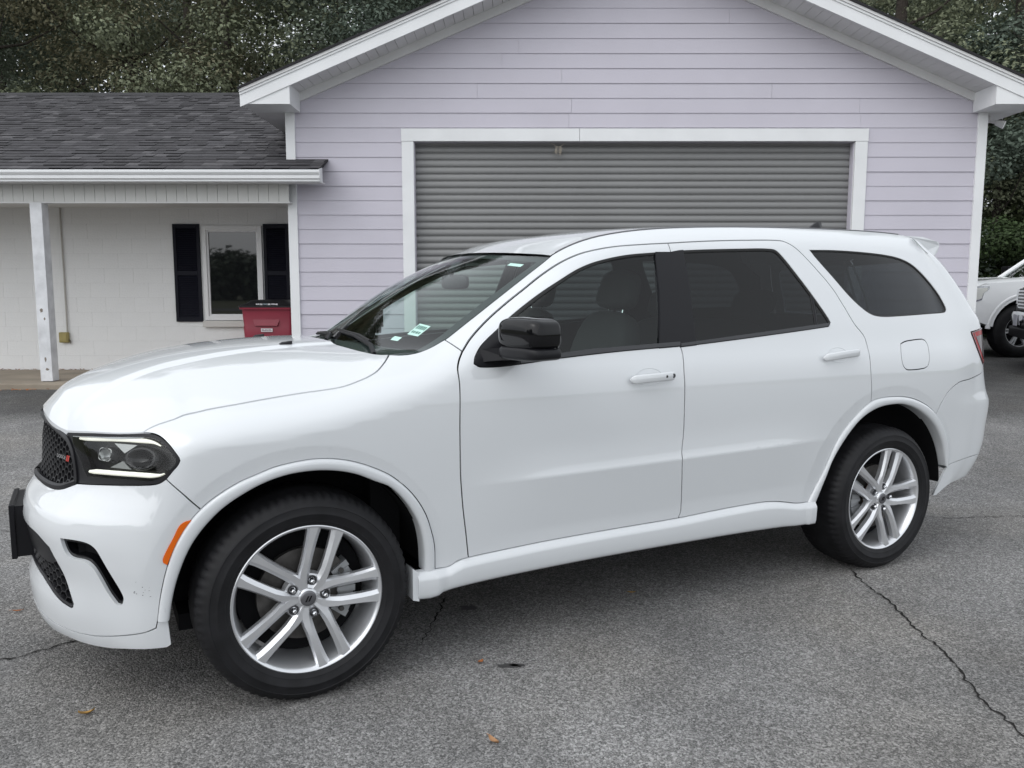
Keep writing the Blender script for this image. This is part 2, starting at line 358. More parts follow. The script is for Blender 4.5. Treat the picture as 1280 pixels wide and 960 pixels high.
for r_ in range(12):
    z0 = .347 + .2032 * r_; x = -12.2 + (.2032 if r_ % 2 else 0)
    while x < XL:
        a, b_ = x + .0006, min(x + .4064, XL) - .0006; x += .4064
        if b_ - a < .04: continue
        parts = [(a, b_)]
        if z0 + .2 > win[2] and z0 < win[3] - .02:
            parts = [(p0, p1) for p0, p1 in ((a, min(b_, win[0])), (max(a, win[1]), b_)) if p1 - p0 > .03]
        for p0, p1 in parts:
            key = (round(p1 - p0, 3),)
            if key not in bl_me:
                o = MB().box(0, p1 - p0, 0, .03, 0, .2032 - .0034, .0022).build('block', block_m, house); bl_me[key] = o.data
            else: o = wrap('block', bl_me[key], house)
            o.location = (hx(p0), hy(11.4995) + rnd.uniform(-.0006, .0006), z0 + .0017)
slab_m = pm('porch_concrete', (.30, .255, .20), rough=.9, var=(2.2, .3), bump=(40, .4, .01))
HB().hbox(-16, XL - .002, 9.74, 11.51, .12, .345, .012).build('porch_slab', slab_m, house)
ceil_m = pm('porch_ceiling', (.68, .68, .67), rough=.8)
HB().hbox(-16, XL - .003, 10.17, 11.5, 2.60, 2.64).build('porch_ceiling', ceil_m, house)
# beam: board panels with grooves, bottom strip, gutter
beam_m = pm('beam_vinyl', (.66, .66, .64), rough=.6, var=(2, .06))
HB().hbox(-16, XL - .003, 10.062, 10.17, 2.53, 2.74).build('beam', dark_void, house)
pn = None; x = -12.2
while x < XL + .02:
    if pn is None: pn = MB().box(0, .120, 0, .012, 0, .205, .002).build('beam_panel', beam_m, house); o = pn
    else: o = wrap('beam_panel', pn.data, house)
    o.location = (hx(x), hy(10.05), 2.532); x += .1235
HB().hbox(-16, XL + .06, 10.045, 10.19, 2.512, 2.531, .002).build('beam_strip', white_dirty, house)
HB().hbox(-16, -2.26, 9.80, 10.06, 2.738, 2.75).build('eave_soffit', white_dirty, house)
HB().hbox(-16, -2.26, 9.80, 9.83, 2.72, 2.875).build('eave_fascia', white_trim, house)
gp = [(9.83, 2.725), (9.745, 2.725), (9.735, 2.732), (9.735, 2.750), (9.722, 2.757), (9.715, 2.765), (9.715, 2.800), (9.700, 2.815), (9.690, 2.832), (9.690, 2.855), (9.700, 2.860), (9.706, 2.856), (9.706, 2.838), (9.74, 2.80), (9.83, 2.78)]
gut = MB().prism([(hy(y), z) for y, z in gp], hx(-16), hx(-2.240), 'x').build('gutter', white_trim, house)
MB().prism([(hy(y), z) for y, z in [(9.84, 2.718), (9.738, 2.718), (9.70, 2.77), (9.682, 2.83), (9.682, 2.864), (9.84, 2.90)]], hx(-2.240), hx(-2.234), 'x').build('gutter_end', white_trim, gut)
# roof: deck plus lapped shingles, rows counted from the eave
E0, EZ0, RID, RX0 = 9.735, 2.868, 14.26, -16.0
HSL = .417; LN = math.hypot(1, HSL)
rz = lambda y: EZ0 + HSL * (y - E0)
deck = HB()
deck.add([(hx(x), hy(y), rz(y) - d) for x in (RX0, XL) for y in (10.19, RID) for d in (.004, .04)], [(0, 1, 3, 2), (4, 6, 7, 5), (0, 4, 5, 1), (2, 3, 7, 6), (0, 2, 6, 4), (1, 5, 7, 3)])
deck.add([(hx(x), hy(y), rz(y) - d) for x in (RX0, -2.238) for y in (E0, 10.185) for d in (.004, .03)], [(0, 1, 3, 2), (4, 6, 7, 5), (0, 4, 5, 1), (2, 3, 7, 6), (0, 2, 6, 4), (1, 5, 7, 3)])
deck.add([(hx(x), hy(y), rz(RID) - HSL * (y - RID) - d) for x in (RX0, XL) for y in (RID, 18.6) for d in (.004, .04)], [(0, 1, 3, 2), (4, 6, 7, 5), (0, 4, 5, 1), (2, 3, 7, 6), (0, 2, 6, 4), (1, 5, 7, 3)])
house_roof = deck.build('roof', shingle_edge, house)
sh_m = []
for i, c in enumerate(((.032, .031, .034), (.042, .040, .044), (.055, .053, .058), (.080, .077, .082), (.037, .035, .039))):
    sh_m.append(pm('shingle_%d' % i, c, rough=.95, var=(9, .25), bump=(260, .5, .003)))
ROWS = int((RID - E0) * LN / .143); sing = 0; rest = [MB() for _ in sh_m]; sh_cache = {}
rs_ = random.Random(11)
ct, st_ = 1 / LN, HSL / LN
for r_ in range(ROWS):
    d = r_ * .143; y0 = E0 + d * ct; z0 = EZ0 + d * st_; xr = -2.240 if y0 < 10.10 else XL - .002; x = -12.4 - rs_.random() * .3
    while x < xr - .02:
        w = rs_.choice((.10, .13, .16, .20, .25)); w = min(w, xr - x); mi = rs_.choice((0, 1, 1, 2, 2, 3, 4, 4, 1)); lift = .005 + rs_.choice((0, 0, .007))
        # is it in view?  (left image border in plan)
        vis = x + w > -.632 * y0 - .05
        if sing < 300 and vis:
            key = (round(w, 3), mi, lift)
            if key not in sh_cache:
                h = .155; o = MB().add([(a, q * ct - dd * -st_ * 0, q * st_ + dd) for a in (.0012, w - .0012) for q, dd in ((0, lift), (0, lift + .006), (h, .001), (h, .004))], [(0, 1, 5, 4), (1, 3, 7, 5), (3, 2, 6, 7), (2, 0, 4, 6), (0, 2, 3, 1), (4, 5, 7, 6)]).build('shingle', sh_m[mi], house_roof); sh_cache[key] = o.data
            else: o = wrap('shingle', sh_cache[key], house_roof)
            o.location = (hx(x), hy(y0), z0); sing += 1
        else:
            h = .155; rest[mi].add([(hx(x) + a, hy(y0) + q * ct, z0 + q * st_ + dd) for a in (.0012, w - .0012) for q, dd in ((0, lift), (0, lift + .006), (h, .001), (h, .004))], [(0, 1, 5, 4), (1, 3, 7, 5), (3, 2, 6, 7), (2, 0, 4, 6), (0, 2, 3, 1), (4, 5, 7, 6)])
        x += w
al = MB(); idx = []
for i, m_2 in enumerate(rest): al.add(m_2.v, m_2.f); idx += [i] * len(m_2.f)
o = mesh('upper_shingles', al.v, al.f, None, house_roof, mats=sh_m, midx=idx); o['kind'] = 'stuff'
HB().add([(hx(x), hy(y), z) for x in (RX0, XL - .004) for y, z in ((RID - .14, rz(RID - .14) + .012), (RID, rz(RID) + .022), (RID + .14, rz(RID - .14) + .012))], [(0, 1, 4, 3), (1, 2, 5, 4)]).build('ridge_cap', sh_m[0], house_roof)
# porch post
post_m = pm('peeling_white_paint', (.70, .71, .73), rough=.6, var=(6, .22), bump=(20, .3, .01))
HB().hbox(-5.808, -5.662, 10.0, 10.146, .352, 2.512, .004).build('porch_post', post_m, house)
HB().hbox(-5.79, -5.68, 10.01, 10.13, .342, .356).build('post_foot', dark_void, house)
bare = pm('bare_wood', (.22, .19, .16), rough=.9)
for (px, pz, a, b_) in ((-5.745, 1.22, .018, .030), (-5.735, .62, .012, .035), (-5.72, .50, .02, .02), (-5.715, 1.12, .012, .02)):
    ring = [(hx(px) + a * math.cos(t) * rnd.uniform(.6, 1.2), hy(9.9985), pz + b_ * math.sin(t) * rnd.uniform(.6, 1.2)) for t in [2 * math.pi * i / 14 for i in range(14)]]
    mesh('paint_chip', ring, [tuple(range(14))], bare, house)
# window, shutters, sill
frame_m = pm('vinyl_window_white', (.74, .74, .74), rough=.4)
wn_ = empty('window', (hx(-3.8875), hy(11.5), 0), 0, house)
wb = MB()
w0, w1, z0, z1 = -.4125, .4125, 1.047, 2.350
for a in ((w0, w0 + .055, z0, z1), (w1 - .055, w1, z0, z1), (w0 + .055, w1 - .055, z1 - .055, z1), (w0 + .055, w1 - .055, z0, z0 + .06)): wb.box(a[0], a[1], -.035, .06, a[2], a[3], .004)
for a in ((w0 + .055, w0 + .08, z0 + .06, z1 - .055), (w1 - .08, w1 - .055, z0 + .06, z1 - .055), (w0 + .08, w1 - .08, z1 - .08, z1 - .055), (w0 + .08, w1 - .08, z0 + .06, z0 + .085)): wb.box(a[0], a[1], -.012, .05, a[2], a[3], .003)
wb.build('window_frame', frame_m, wn_)
win_glass = pm('window_pane', (.010, .011, .012), rough=.02, spec=.9)
MB().box(w0 + .078, w1 - .078, .01, .016, z0 + .083, z1 - .078).build('pane', win_glass, wn_)
MB().box(w0 - .02, w1 + .06, -.075, .01, .955, 1.040, .006).build('window_sill', pm('sill_paint', (.60, .58, .55), rough=.7), wn_)
navy = pm('navy_shutter', (.005, .0055, .012), rough=.55, spec=.2)
for xa, xb in ((-4.706, -4.335), (-3.452, -3.10)):
    sh = empty('shutter', (hx(xa), hy(11.5), 1.026), 0, house); W_, H_ = xb - xa, 1.351; fr = MB()
    for a in ((0, .045, 0, H_), (W_ - .045, W_, 0, H_), (.045, W_ - .045, 0, .06), (.045, W_ - .045, H_ - .06, H_), (.045, W_ - .045, H_ * .5 - .03, H_ * .5 + .03)): fr.box(a[0], a[1], -.032, -.001, a[2], a[3], .003)
    fr.build('shutter_frame', navy, sh)
    lv = MB(); z = .065
    while z < H_ - .075:
        if abs(z + .012 - H_ * .5) > .045: lv.add([(.046, -.008, z + .03), (W_ - .046, -.008, z + .03), (W_ - .046, -.026, z), (.046, -.026, z), (.046, -.020, z - .004), (W_ - .046, -.020, z - .004)], [(0, 1, 2, 3), (3, 2, 5, 4)])
        z += .026
    o = lv.build('louvres', navy, sh, fix=False); o['kind'] = 'stuff'
    MB().box(.045, W_ - .045, -.006, -.002, .05, H_ - .05).build('shutter_back', navy, sh)
# conduit and outlet box
box_m = pm('yellowed_outlet_box', (.33, .27, .10), rough=.6, var=(8, .2))
ob = empty('outlet_box', (-6.29, 11.49, .806)); tag(ob, 'yellowed outlet box with thin conduit on the white block wall', 'outlet box')
MB().box(-.063, .063, -.055, .006, -.073, .073, .012).build('box_body', box_m, ob)
MB().box(-.05, .05, -.062, -.056, -.06, .06, .004).build('box_cover', box_m, ob)
MB().tube([(.042, -.015, .07), (.044, -.012, .9), (.04, -.012, 1.79)], .011, 8).build('conduit', pm('conduit_grey', (.42, .40, .37), rough=.6), ob, True)
MB().tube([(.068, -.03, -.03), (.085, -.02, -.055), (.075, -.01, -.085)], .006, 6).build('loose_wire', satin if False else pm('old_wire', (.12, .11, .09), rough=.8), ob, True)
# brown leaves blown against the kerb of the slab and the wall
leaf_cols = [pm('dry_leaf_%d' % i, c, rough=.8) for i, c in enumerate(((.33, .12, .04), (.42, .24, .06), (.20, .09, .05), (.36, .20, .10)))]
def leaf(loc, rz_, L_, W_, curl, mi, label, group=None, parent=None, flat=False):
    n = 9; v = []; f = []
    for i in range(n):
        t = i / (n - 1); w = W_ * math.sin(math.pi * min(1, t * 1.02 + .02)) ** .8 * .5; z = curl * (t - .5) ** 2 * 4; x = (t - .5) * L_
        v += [(x, -w, z + curl * .8 * (1 if not flat else .2)), (x, 0, z), (x, w, z + curl * .5)]
        if i:
            k = 3 * i; f += [(k - 3, k - 2, k + 1, k), (k - 2, k - 1, k + 2, k + 1)]
    b = len(v); v += [(-L_ * .5, 0, curl), (-L_ * .68, .002, curl * 1.3), (-L_ * .68, -.002, curl * 1.3)]; f.append((b, b + 1, b + 2))
    o = mesh('fallen_leaf', v, f, leaf_cols[mi], parent, True); o.location = loc; o.rotation_euler = (rnd.uniform(-.15, .15), rnd.uniform(-.15, .15), rz_)
    if parent is None: tag(o, label, 'leaf', group)
    return o
leaf((-1.488, 2.70, .006), .6, .052, .026, .010, 1, 'yellow brown fallen leaf on asphalt below the front bumper')
leaf((-.060, 2.522, .006), -.9, .055, .024, .010, 3, 'tan fallen leaf at the bottom edge nearest the camera')
leaf((-.125, 3.10, .006), .9, .030, .020, .006, 0, 'small rusty leaf beside the dark oil spot')
leaf((.585, 3.85, .005), .1, .040, .020, .005, 1, 'dull yellow leaf in the shade under the front door sill')
leaf((-2.28, 3.62, .005), .1, .055, .012, .006, 0, 'thin reddish leaf on asphalt left of the front bumper')
rl = random.Random(5); lit = MB(); lidx = []
for i in range(260):
    x = rl.uniform(-7.3, -4.7); at_wall = rl.random() < .45; y = 11.47 - abs(rl.gauss(0, .012)) if at_wall else 9.70 - abs(rl.gauss(0, .05)); z = .352 if at_wall else ground_h(x, y) + .008
    if not at_wall and math.sin(x * 5.1) + rl.uniform(-.8, .8) < .25: continue
    a = rl.uniform(0, 6.28); s = rl.uniform(.012, .032); h = rl.uniform(0, .02)
    lit.add([(x + s * math.cos(a), y + s * math.sin(a) * .6, z + h), (x - s * .5 * math.sin(a), y + s * .4 * math.cos(a), z), (x - s * math.cos(a), y - s * .6 * math.sin(a), z + h * .4), (x + s * .5 * math.sin(a), y - s * .4 * math.cos(a), z + .004)], [(0, 1, 2, 3)]); lidx.append(rl.choice((0, 2, 2, 3)))
o = mesh('leaf_litter', lit.v, lit.f, None, mats=leaf_cols, midx=lidx); tag(o, 'dry brown leaves gathered along the porch slab and wall', 'leaves', kind='stuff')

# hanging dry tuft caught above the roller door
tuft = empty('dry_tuft', (.565, 10.26, 3.268)); tag(tuft, 'pale dry plant tuft hanging from the garage door header', 'dried plant')
tuft_m = pm('dry_straw', (.42, .38, .32), rough=.9); rt = random.Random(9)
MB().tube([(-.10, 0, 0), (-.03, -.01, -.05), (.0, -.01, -.06)], .003, 5).tube([(.09, 0, 0), (.05, -.01, -.04), (.02, -.01, -.06)], .003, 5).build('stem', tuft_m, tuft, True)
for cx_ in (-.025, .028):
    tb = MB()
    for i in range(46):
        z0 = -.05 - rt.random() * .07; x = cx_ + rt.gauss(0, .008); tb.tube([(x, -.012 + rt.gauss(0, .006), z0), (x + rt.gauss(0, .012), -.012 + rt.gauss(0, .008), z0 - rt.uniform(.02, .055))], [.0022, .0008], 4)
    tb.build('tassel', tuft_m, tuft)

# ================================================================== trees
def leaf_mat(name, c, tr=.25):
    m, nt, b = mat_new(name); L = nt.links.new; N = nt.nodes.new
    g = N('ShaderNodeNewGeometry'); cr = N('ShaderNodeMapRange'); cr.inputs[3].default_value = .65; cr.inputs[4].default_value = 1.35; L(g.outputs['Random Per Island'], cr.inputs[0])
    mx = N('ShaderNodeMix'); mx.data_type = 'RGBA'; mx.blend_type = 'MULTIPLY'; mx.inputs[0].default_value = 1; mx.inputs[6].default_value = (*c, 1); L(cr.outputs[0], mx.inputs[7])
    L(mx.outputs[2], b.inputs['Base Color']); b.inputs['Roughness'].default_value = .65; b.inputs['Specular IOR Level'].default_value = .25
    t = N('ShaderNodeBsdfTranslucent'); L(mx.outputs[2], t.inputs[0]); ms = N('ShaderNodeMixShader'); ms.inputs[0].default_value = tr
    L(b.outputs[0], ms.inputs[1]); L(t.outputs[0], ms.inputs[2]); L(ms.outputs[0], nt.nodes['Material Output'].inputs[0]); return m
LM = {'olive': leaf_mat('olive_leaves', (.19, .21, .135)), 'brown': leaf_mat('brown_green_leaves', (.245, .232, .15)), 'dark': leaf_mat('dark_green_leaves', (.125, .15, .11)), 'pine': leaf_mat('pine_needles', (.10, .128, .10)), 'green': leaf_mat('mid_green_leaves', (.11, .135, .065)), 'bush': leaf_mat('shrub_leaves', (.045, .070, .027))}
bark = pm('bark', (.055, .045, .038), rough=.95, bump=(14, .8, .05))
nr = np.random.default_rng(3)
def tree(name, x, y, h, rad, kind, label, group, n=9000, lo=.18, leafsz=.13, clumps=70, base=0.36, seed=0, trunk=True, needle=False):
    r_ = np.random.default_rng(seed + 17); t = empty(name, (x, y, base)); tag(t, label, 'tree' if trunk else 'shrub', group)
    if trunk:
        tb = MB(); lean = r_.normal(0, .25, 2); pts = [(lean[0] * q * q, lean[1] * q * q, h * .93 * q) for q in np.linspace(0, 1, 9)]
        r0 = .045 * h * .42; tb.tube(pts, [r0 * (1 - .93 * q) + .01 for q in np.linspace(0, 1, 9)], 9)
        trunk_o = tb.build('trunk', bark, t, True)
        for k in range(11):
            q = r_.uniform(.25, .9); a = r_.uniform(0, 6.28); p0 = np.array([lean[0] * q * q, lean[1] * q * q, h * .93 * q]); ln = rad * r_.uniform(.5, .95) * (1.15 - q * .6)
            p1 = p0 + ln * .5 * np.array([math.cos(a), math.sin(a), .35]); p2 = p0 + ln * np.array([math.cos(a), math.sin(a), .55])
            MB().tube([p0, p1, p2], [r0 * .32 * (1.1 - q), r0 * .2 * (1.1 - q), .012], 6).build('limb', bark, t, True)
    # crown: leaf clumps spread through an uneven volume
    cz = r_.uniform(lo, 1.0, clumps); ang = r_.uniform(0, 6.28, clumps); prof = np.sin(np.pi * np.clip((cz - lo) / (1 - lo) * .86 + .12, 0, 1)) ** .7
    if needle: prof = np.clip(1.12 - (cz - lo) / (1 - lo), .06, 1) ** .8
    rr = rad * prof * np.sqrt(r_.uniform(.05, 1.0, clumps)) * r_.uniform(.75, 1.15, clumps)
    C = np.stack([rr * np.cos(ang), rr * np.sin(ang), cz * h], 1); cs = rad * r_.uniform(.16, .36, clumps)
    w = cs ** 2; which = r_.choice(clumps, n, p=w / w.sum()); d = r_.normal(0, 1, (n, 3)); d /= np.linalg.norm(d, axis=1, keepdims=True)
    pos = C[which] + d * (cs[which] * r_.uniform(.25, 1.05, n) ** .6)[:, None] * np.array([1, 1, .62])
    s = leafsz * r_.uniform(.55, 1.35, n)
    # a droop-biased random frame per leaf
    nv = d * .75 + r_.normal(0, .34, (n, 3)) + np.array([0, 0, .7]); nv /= np.linalg.norm(nv, axis=1, keepdims=True)
    a = np.cross(nv, r_.normal(0, 1, (n, 3))); a /= np.linalg.norm(a, axis=1, keepdims=True); b = np.cross(nv, a)
    el = .30 if needle else .52
    v = np.stack([pos + a * s[:, None], pos + b * s[:, None] * el + nv * s[:, None] * .12, pos - a * s[:, None] * .8, pos - b * s[:, None] * el + nv * s[:, None] * .12], 1).reshape(-1, 3)
    me = bpy.data.meshes.new('crown'); me.vertices.add(4 * n); me.vertices.foreach_set('co', v.ravel()); me.loops.add(4 * n); me.polygons.add(n)
    me.loops.foreach_set('vertex_index', np.arange(4 * n)); me.polygons.foreach_set('loop_start', np.arange(0, 4 * n, 4)); me.polygons.foreach_set('loop_total', np.full(n, 4)); me.materials.append(LM[kind]); me.update(calc_edges=True)
    wrap('crown', me, t); return t
GT = 'trees behind the buildings'
spec = [ # x, y, h, rad, kind, n
 (-17.5, 25, 15, 4.0, 'dark', 'dark green tree at the left border above the shingle roof'),
 (-14.2, 23, 14.5, 3.8, 'olive', 'olive tree with sky gaps second from the left border'),
 (-11.0, 24.5, 15, 3.9, 'brown', 'brownish green tree above the middle of the shingle roof'),
 (-7.9, 23.5, 14, 3.6, 'olive', 'olive tree right of the brownish one above the shingle roof'),
 (-5.0, 24.5, 15, 3.8, 'dark', 'dark tree rising behind the left eave of the garage'),
 (-1.6, 24, 16, 4.2, 'pine', 'blackish green tree above the left slope of the gable'),
 (2.2, 26, 16.5, 4.2, 'dark', 'dark tree hidden behind the garage ridge'),
 (10.4, 23, 16, 2.6, 'brown', 'thin airy tree right above the right slope of the gable'),
 (13.4, 22.5, 16, 3.6, 'olive', 'olive tree with many sky gaps above the right eave'),
 (17.2, 24, 17, 4.4, 'green', 'green tree at the upper right border'),
]
for i, (x, y, h, rad, kind, lab) in enumerate(spec):
    tree('tree', x, y, h, rad, kind, lab, GT, n=52000 if i not in (7,) else 12000, lo=.12, leafsz=.062, clumps=110 if i != 7 else 60, seed=i)
for i, (x, y, h, rad, kind, lab) in enumerate([
 (-20, 33, 19, 5, 'dark', 'tall dark tree in the back row at the far left'), (-12.5, 33, 19, 5, 'dark', 'tall dark tree in the back row behind the brownish one'),
 (-5, 34, 20, 5, 'pine', 'tall dark tree in the back row left of the gable'), (3, 35, 20, 5, 'dark', 'tall back row tree behind the garage ridge'),
 (13, 34, 19, 4.6, 'dark', 'dark back row tree behind the right slope of the gable'), (21, 33, 20, 5.5, 'dark', 'tall dark back row tree at the far right')]):
    tree('tree', x, y, h, rad, kind, lab, GT, n=30000, lo=.06, leafsz=.115, clumps=110, seed=40 + i)
for i, (x, y) in enumerate([(-26, 44), (-15, 45), (-4, 46), (8, 46), (19, 45), (30, 44)]):
    tree('tree', x, y, 23, 7.5, 'dark', ('tall dark tree of the wood behind, %s' % ('at the far left border', 'above the left half of the shingle roof', 'left of the gable', 'behind the ridge', 'right of the gable', 'at the far right border')[i]), GT, n=26000, lo=.03, leafsz=.22, clumps=150, seed=140 + i)
tree('tree', 12.0, 20.5, 7.6, 2.3, 'pine', 'dark pine close behind the right wall of the garage', GT, n=32000, lo=.05, leafsz=.06, clumps=110, seed=61)
tree('tree', 14.4, 21.0, 6.8, 2.2, 'green', 'green young tree right of the dark pine behind the pickups', GT, n=32000, lo=.05, leafsz=.06, clumps=110, seed=62)
tree('shrub', 11.0, 18.4, 2.6, 1.5, 'bush', 'bright green shrub behind the hood of the white pickup', None, n=16000, lo=.02, leafsz=.05, clumps=60, seed=63, trunk=False)
tree('shrub', 13.2, 18.6, 3.0, 1.6, 'dark', 'dark shrub behind the windshield of the white pickup', None, n=16000, lo=.02, leafsz=.05, clumps=60, seed=64, trunk=False)
tree('shrub', 15.4, 19.2, 3.4, 1.8, 'green', 'green shrub behind the cab of the white pickup', None, n=16000, lo=.02, leafsz=.05, clumps=60, seed=66, trunk=False)
# tree line across the road behind the camera: it shows only as reflections in paint and glass
for i in range(17):
    a = R(196 + i * 9.2); d = 95 + 12 * math.sin(i * 2.1)
    tree('tree', d * math.sin(a) * 1.5, min(-24, d * math.cos(a)), 5.6 + 1.3 * math.sin(i * 1.7), 9.0, 'olive' if i % 2 else 'dark', 'tree of the distant tree line across the road, seen only in reflections', 'trees across the road', n=2600, lo=.02, leafsz=.7, clumps=70, base=-.03, seed=80 + i)

# ---------- car body surface (local car frame: x rearwards from front axle, w half width, z up)
def pchip(xs, ys):
    xs=np.asarray(xs,float); ys=np.asarray(ys,float); h=np.diff(xs); d=np.diff(ys)/h
    m=np.empty_like(xs); m[0]=d[0]; m[-1]=d[-1]
    for i in range(1,len(xs)-1):
        if d[i-1]*d[i]<=0: m[i]=0
        else:
            w1=2*h[i]+h[i-1]; w2=h[i]+2*h[i-1]; m[i]=(w1+w2)/(w1/d[i-1]+w2/d[i])
    def f(x):
        x=np.asarray(x,float); i=np.clip(np.searchsorted(xs,x)-1,0,len(xs)-2)
        t=(x-xs[i])/h[i]; tc=np.clip(t,0,1)
        r=(2*tc**3-3*tc**2+1)*ys[i]+(tc**3-2*tc**2+tc)*h[i]*m[i]+(-2*tc**3+3*tc**2)*ys[i+1]+(tc**3-tc**2)*h[i]*m[i+1]
        return r+np.where(t<0,(t)*h[i]*m[0],0)+np.where(t>1,(t-1)*h[i]*m[-1],0)
    return f
def spl(xs, ys):
    # natural cubic spline
    xs=np.asarray(xs,float); ys=np.asarray(ys,float); n=len(xs); h=np.diff(xs)
    A=np.zeros((n,n)); b=np.zeros(n); A[0,0]=A[-1,-1]=1
    for i in range(1,n-1):
        A[i,i-1]=h[i-1]; A[i,i]=2*(h[i-1]+h[i]); A[i,i+1]=h[i]
        b[i]=6*((ys[i+1]-ys[i])/h[i]-(ys[i]-ys[i-1])/h[i-1])
    M=np.linalg.solve(A,b)
    def f(x):
        x=np.asarray(x,float); i=np.clip(np.searchsorted(xs,x)-1,0,n-2)
        xc=np.clip(x,xs[0],xs[-1]); a=(xs[i+1]-xc)/h[i]; c=(xc-xs[i])/h[i]
        r=a*ys[i]+c*ys[i+1]+((a**3-a)*M[i]+(c**3-c)*M[i+1])*h[i]**2/6
        s0=(ys[1]-ys[0])/h[0]-h[0]*M[1]/6; s1=(ys[-1]-ys[-2])/h[-1]+h[-1]*M[-2]/6
        return r+np.where(x<xs[0],(x-xs[0])*s0,0)+np.where(x>xs[-1],(x-xs[-1])*s1,0)
    return f
sstep=lambda t:(lambda c:c*c*(3-2*c))(np.clip(t,0,1))
# main side profile
Mz=spl([.20,.30,.42,.50,.60,.73,.90,1.00,1.08,1.15,1.20,1.30,1.40,1.50,1.60,1.70,1.82],
       [.905,.912,.921,.927,.934,.942,.950,.950,.945,.932,.915,.884,.847,.806,.760,.709,.645])
Pl=pchip([-.6,-.4,-.33,-.2,0,.4,1.0,1.8,2.6,3.1,3.4,3.7],[-.08,-.033,-.021,-.006,.003,.003,0,0,.002,.004,-.003,-.022])
Up=pchip([-.6,2.4,3.0,3.4,3.7],[0,0,-.004,-.018,-.035])   # extra narrowing of the upper body to the rear
zE=spl([-.55,-.40,-.28,-.10,.10,.28,.45,.60,.75,.90,1.163,1.32,1.55,2.0,2.6,3.2,3.55,3.75],
       [.985,1.040,1.069,1.097,1.128,1.172,1.225,1.283,1.370,1.463,1.628,1.692,1.742,1.782,1.800,1.802,1.790,1.772])
wE=pchip([-.55,-.40,-.2,.1,.3,.45,.60,.90,1.163,1.35,1.6,2.0,3.2,3.75],
         [.76,.795,.805,.803,.79,.765,.75,.695,.635,.61,.595,.585,.58,.57])
Lr=pchip([-.6,-.3,0,.4,.6,.9,1.2,1.6,2.2,3.7],[.10,.12,.14,.15,.14,.13,.12,.11,.11,.12])
ARCH=((0.0,.385,.555,.462),(3.042,.385,.60,.50))
def crease(x,z):
    zc=.725+.010*(x-1.0); k=sstep((x-.55)/.5)*(1-sstep((x-2.2)/.55))
    t=z-zc
    up=np.exp(-np.clip(t,0,None)/.055)*(1-sstep((t-.05)/.13)); dn=1-np.clip(-t/.22,0,1)
    return .019*k*np.where(t>0,up,dn**1.0)
def side_w(x,z):
    x=np.asarray(x,float); z=np.asarray(z,float)
    ze=zE(x); M=lambda q:Mz(q)+Pl(x)+Up(x)*sstep((q-1.0)/.5)
    A=M(ze)-wE(x); d=np.clip(1-(ze-z)/Lr(x),0,1.25)
    return M(z)-A*d**2.2+crease(x,z)
# nose / tail vertical sections: u -> table over z of (x,w)
ZN=[.18,.27,.36,.45,.55,.62,.68,.74,.80,.90,.95,1.00,1.05,1.10]
NOSE=[ # w, x(z)
 (0.00,[-0.86,-0.905,-0.912,-0.9,-0.912,-0.92,-0.905,-0.87,-0.852,-0.845,-0.8365,-0.828,-0.814,-0.8]),
 (0.20,[-0.845,-0.89,-0.897,-0.883,-0.895,-0.905,-0.89,-0.842,-0.822,-0.815,-0.8075,-0.8,-0.785,-0.77]),
 (0.40,[-0.795,-0.842,-0.85,-0.838,-0.852,-0.86,-0.845,-0.79,-0.762,-0.752,-0.7435,-0.735,-0.7225,-0.71]),
 (0.55,[-0.722,-0.768,-0.78,-0.776,-0.79,-0.798,-0.786,-0.735,-0.7,-0.685,-0.675,-0.665,-0.6525,-0.64]),
 (0.68,[-0.632,-0.672,-0.688,-0.692,-0.706,-0.712,-0.704,-0.665,-0.632,-0.612,-0.601,-0.59,-0.575,-0.56]),
 (0.78,[-0.548,-0.588,-0.602,-0.606,-0.618,-0.624,-0.62,-0.592,-0.563,-0.54,-0.525,-0.51,-0.495,-0.48]),
 (0.865,[-0.445,-0.475,-0.488,-0.493,-0.5,-0.503,-0.502,-0.487,-0.47,-0.452,-0.4385,-0.425,-0.4125,-0.4]),
]
NW={.78:[.775,.78,.78,.78,.785,.785,.785,.785,.785,.784,.782,.772,.735,.68],.865:[.838,.858,.868,.874,.882,.885,.886,.886,.885,.881,.873,.846,.785,.70]}
ZT=[.30,.42,.52,.60,.70,.83,.90,1.05,1.28,1.38,1.52,1.645,1.75,1.82]
TAIL=[ # (x list, w list)
 ([3.58,3.70,3.76,3.78,3.79,3.80,3.79,3.79,3.79,3.755,3.70,3.64,3.57,3.53],[.875,.895,.905,.908,.910,.912,.905,.895,.858,.825,.772,.715,.65,.60]),
 ([3.71,3.855,3.925,3.955,3.967,3.982,3.957,3.925,3.915,3.872,3.795,3.72,3.63,3.58],[.835,.86,.87,.872,.873,.875,.868,.862,.835,.80,.748,.688,.62,.57]),
 ([3.79,3.935,4.005,4.045,4.057,4.072,4.037,3.995,3.985,3.94,3.85,3.77,3.66,3.61],[.76,.785,.79,.80,.80,.80,.795,.795,.77,.735,.685,.625,.56,.51]),
 ([3.83,3.97,4.05,4.085,4.10,4.115,4.085,4.03,3.995,3.96,3.885,3.80,3.685,3.63],[.60]*6+[.60,.60,.58,.55,.51,.47,.42,.38]),
 ([3.86,4.00,4.08,4.115,4.13,4.145,4.115,4.06,4.02,3.985,3.91,3.82,3.70,3.645],[.32]*6+[.32,.32,.31,.30,.28,.25,.22,.20]),
 ([3.87,4.01,4.09,4.125,4.14,4.155,4.125,4.07,4.03,3.995,3.92,3.83,3.71,3.655],[0]*14),
]
UN0,UT0=-.33,3.55
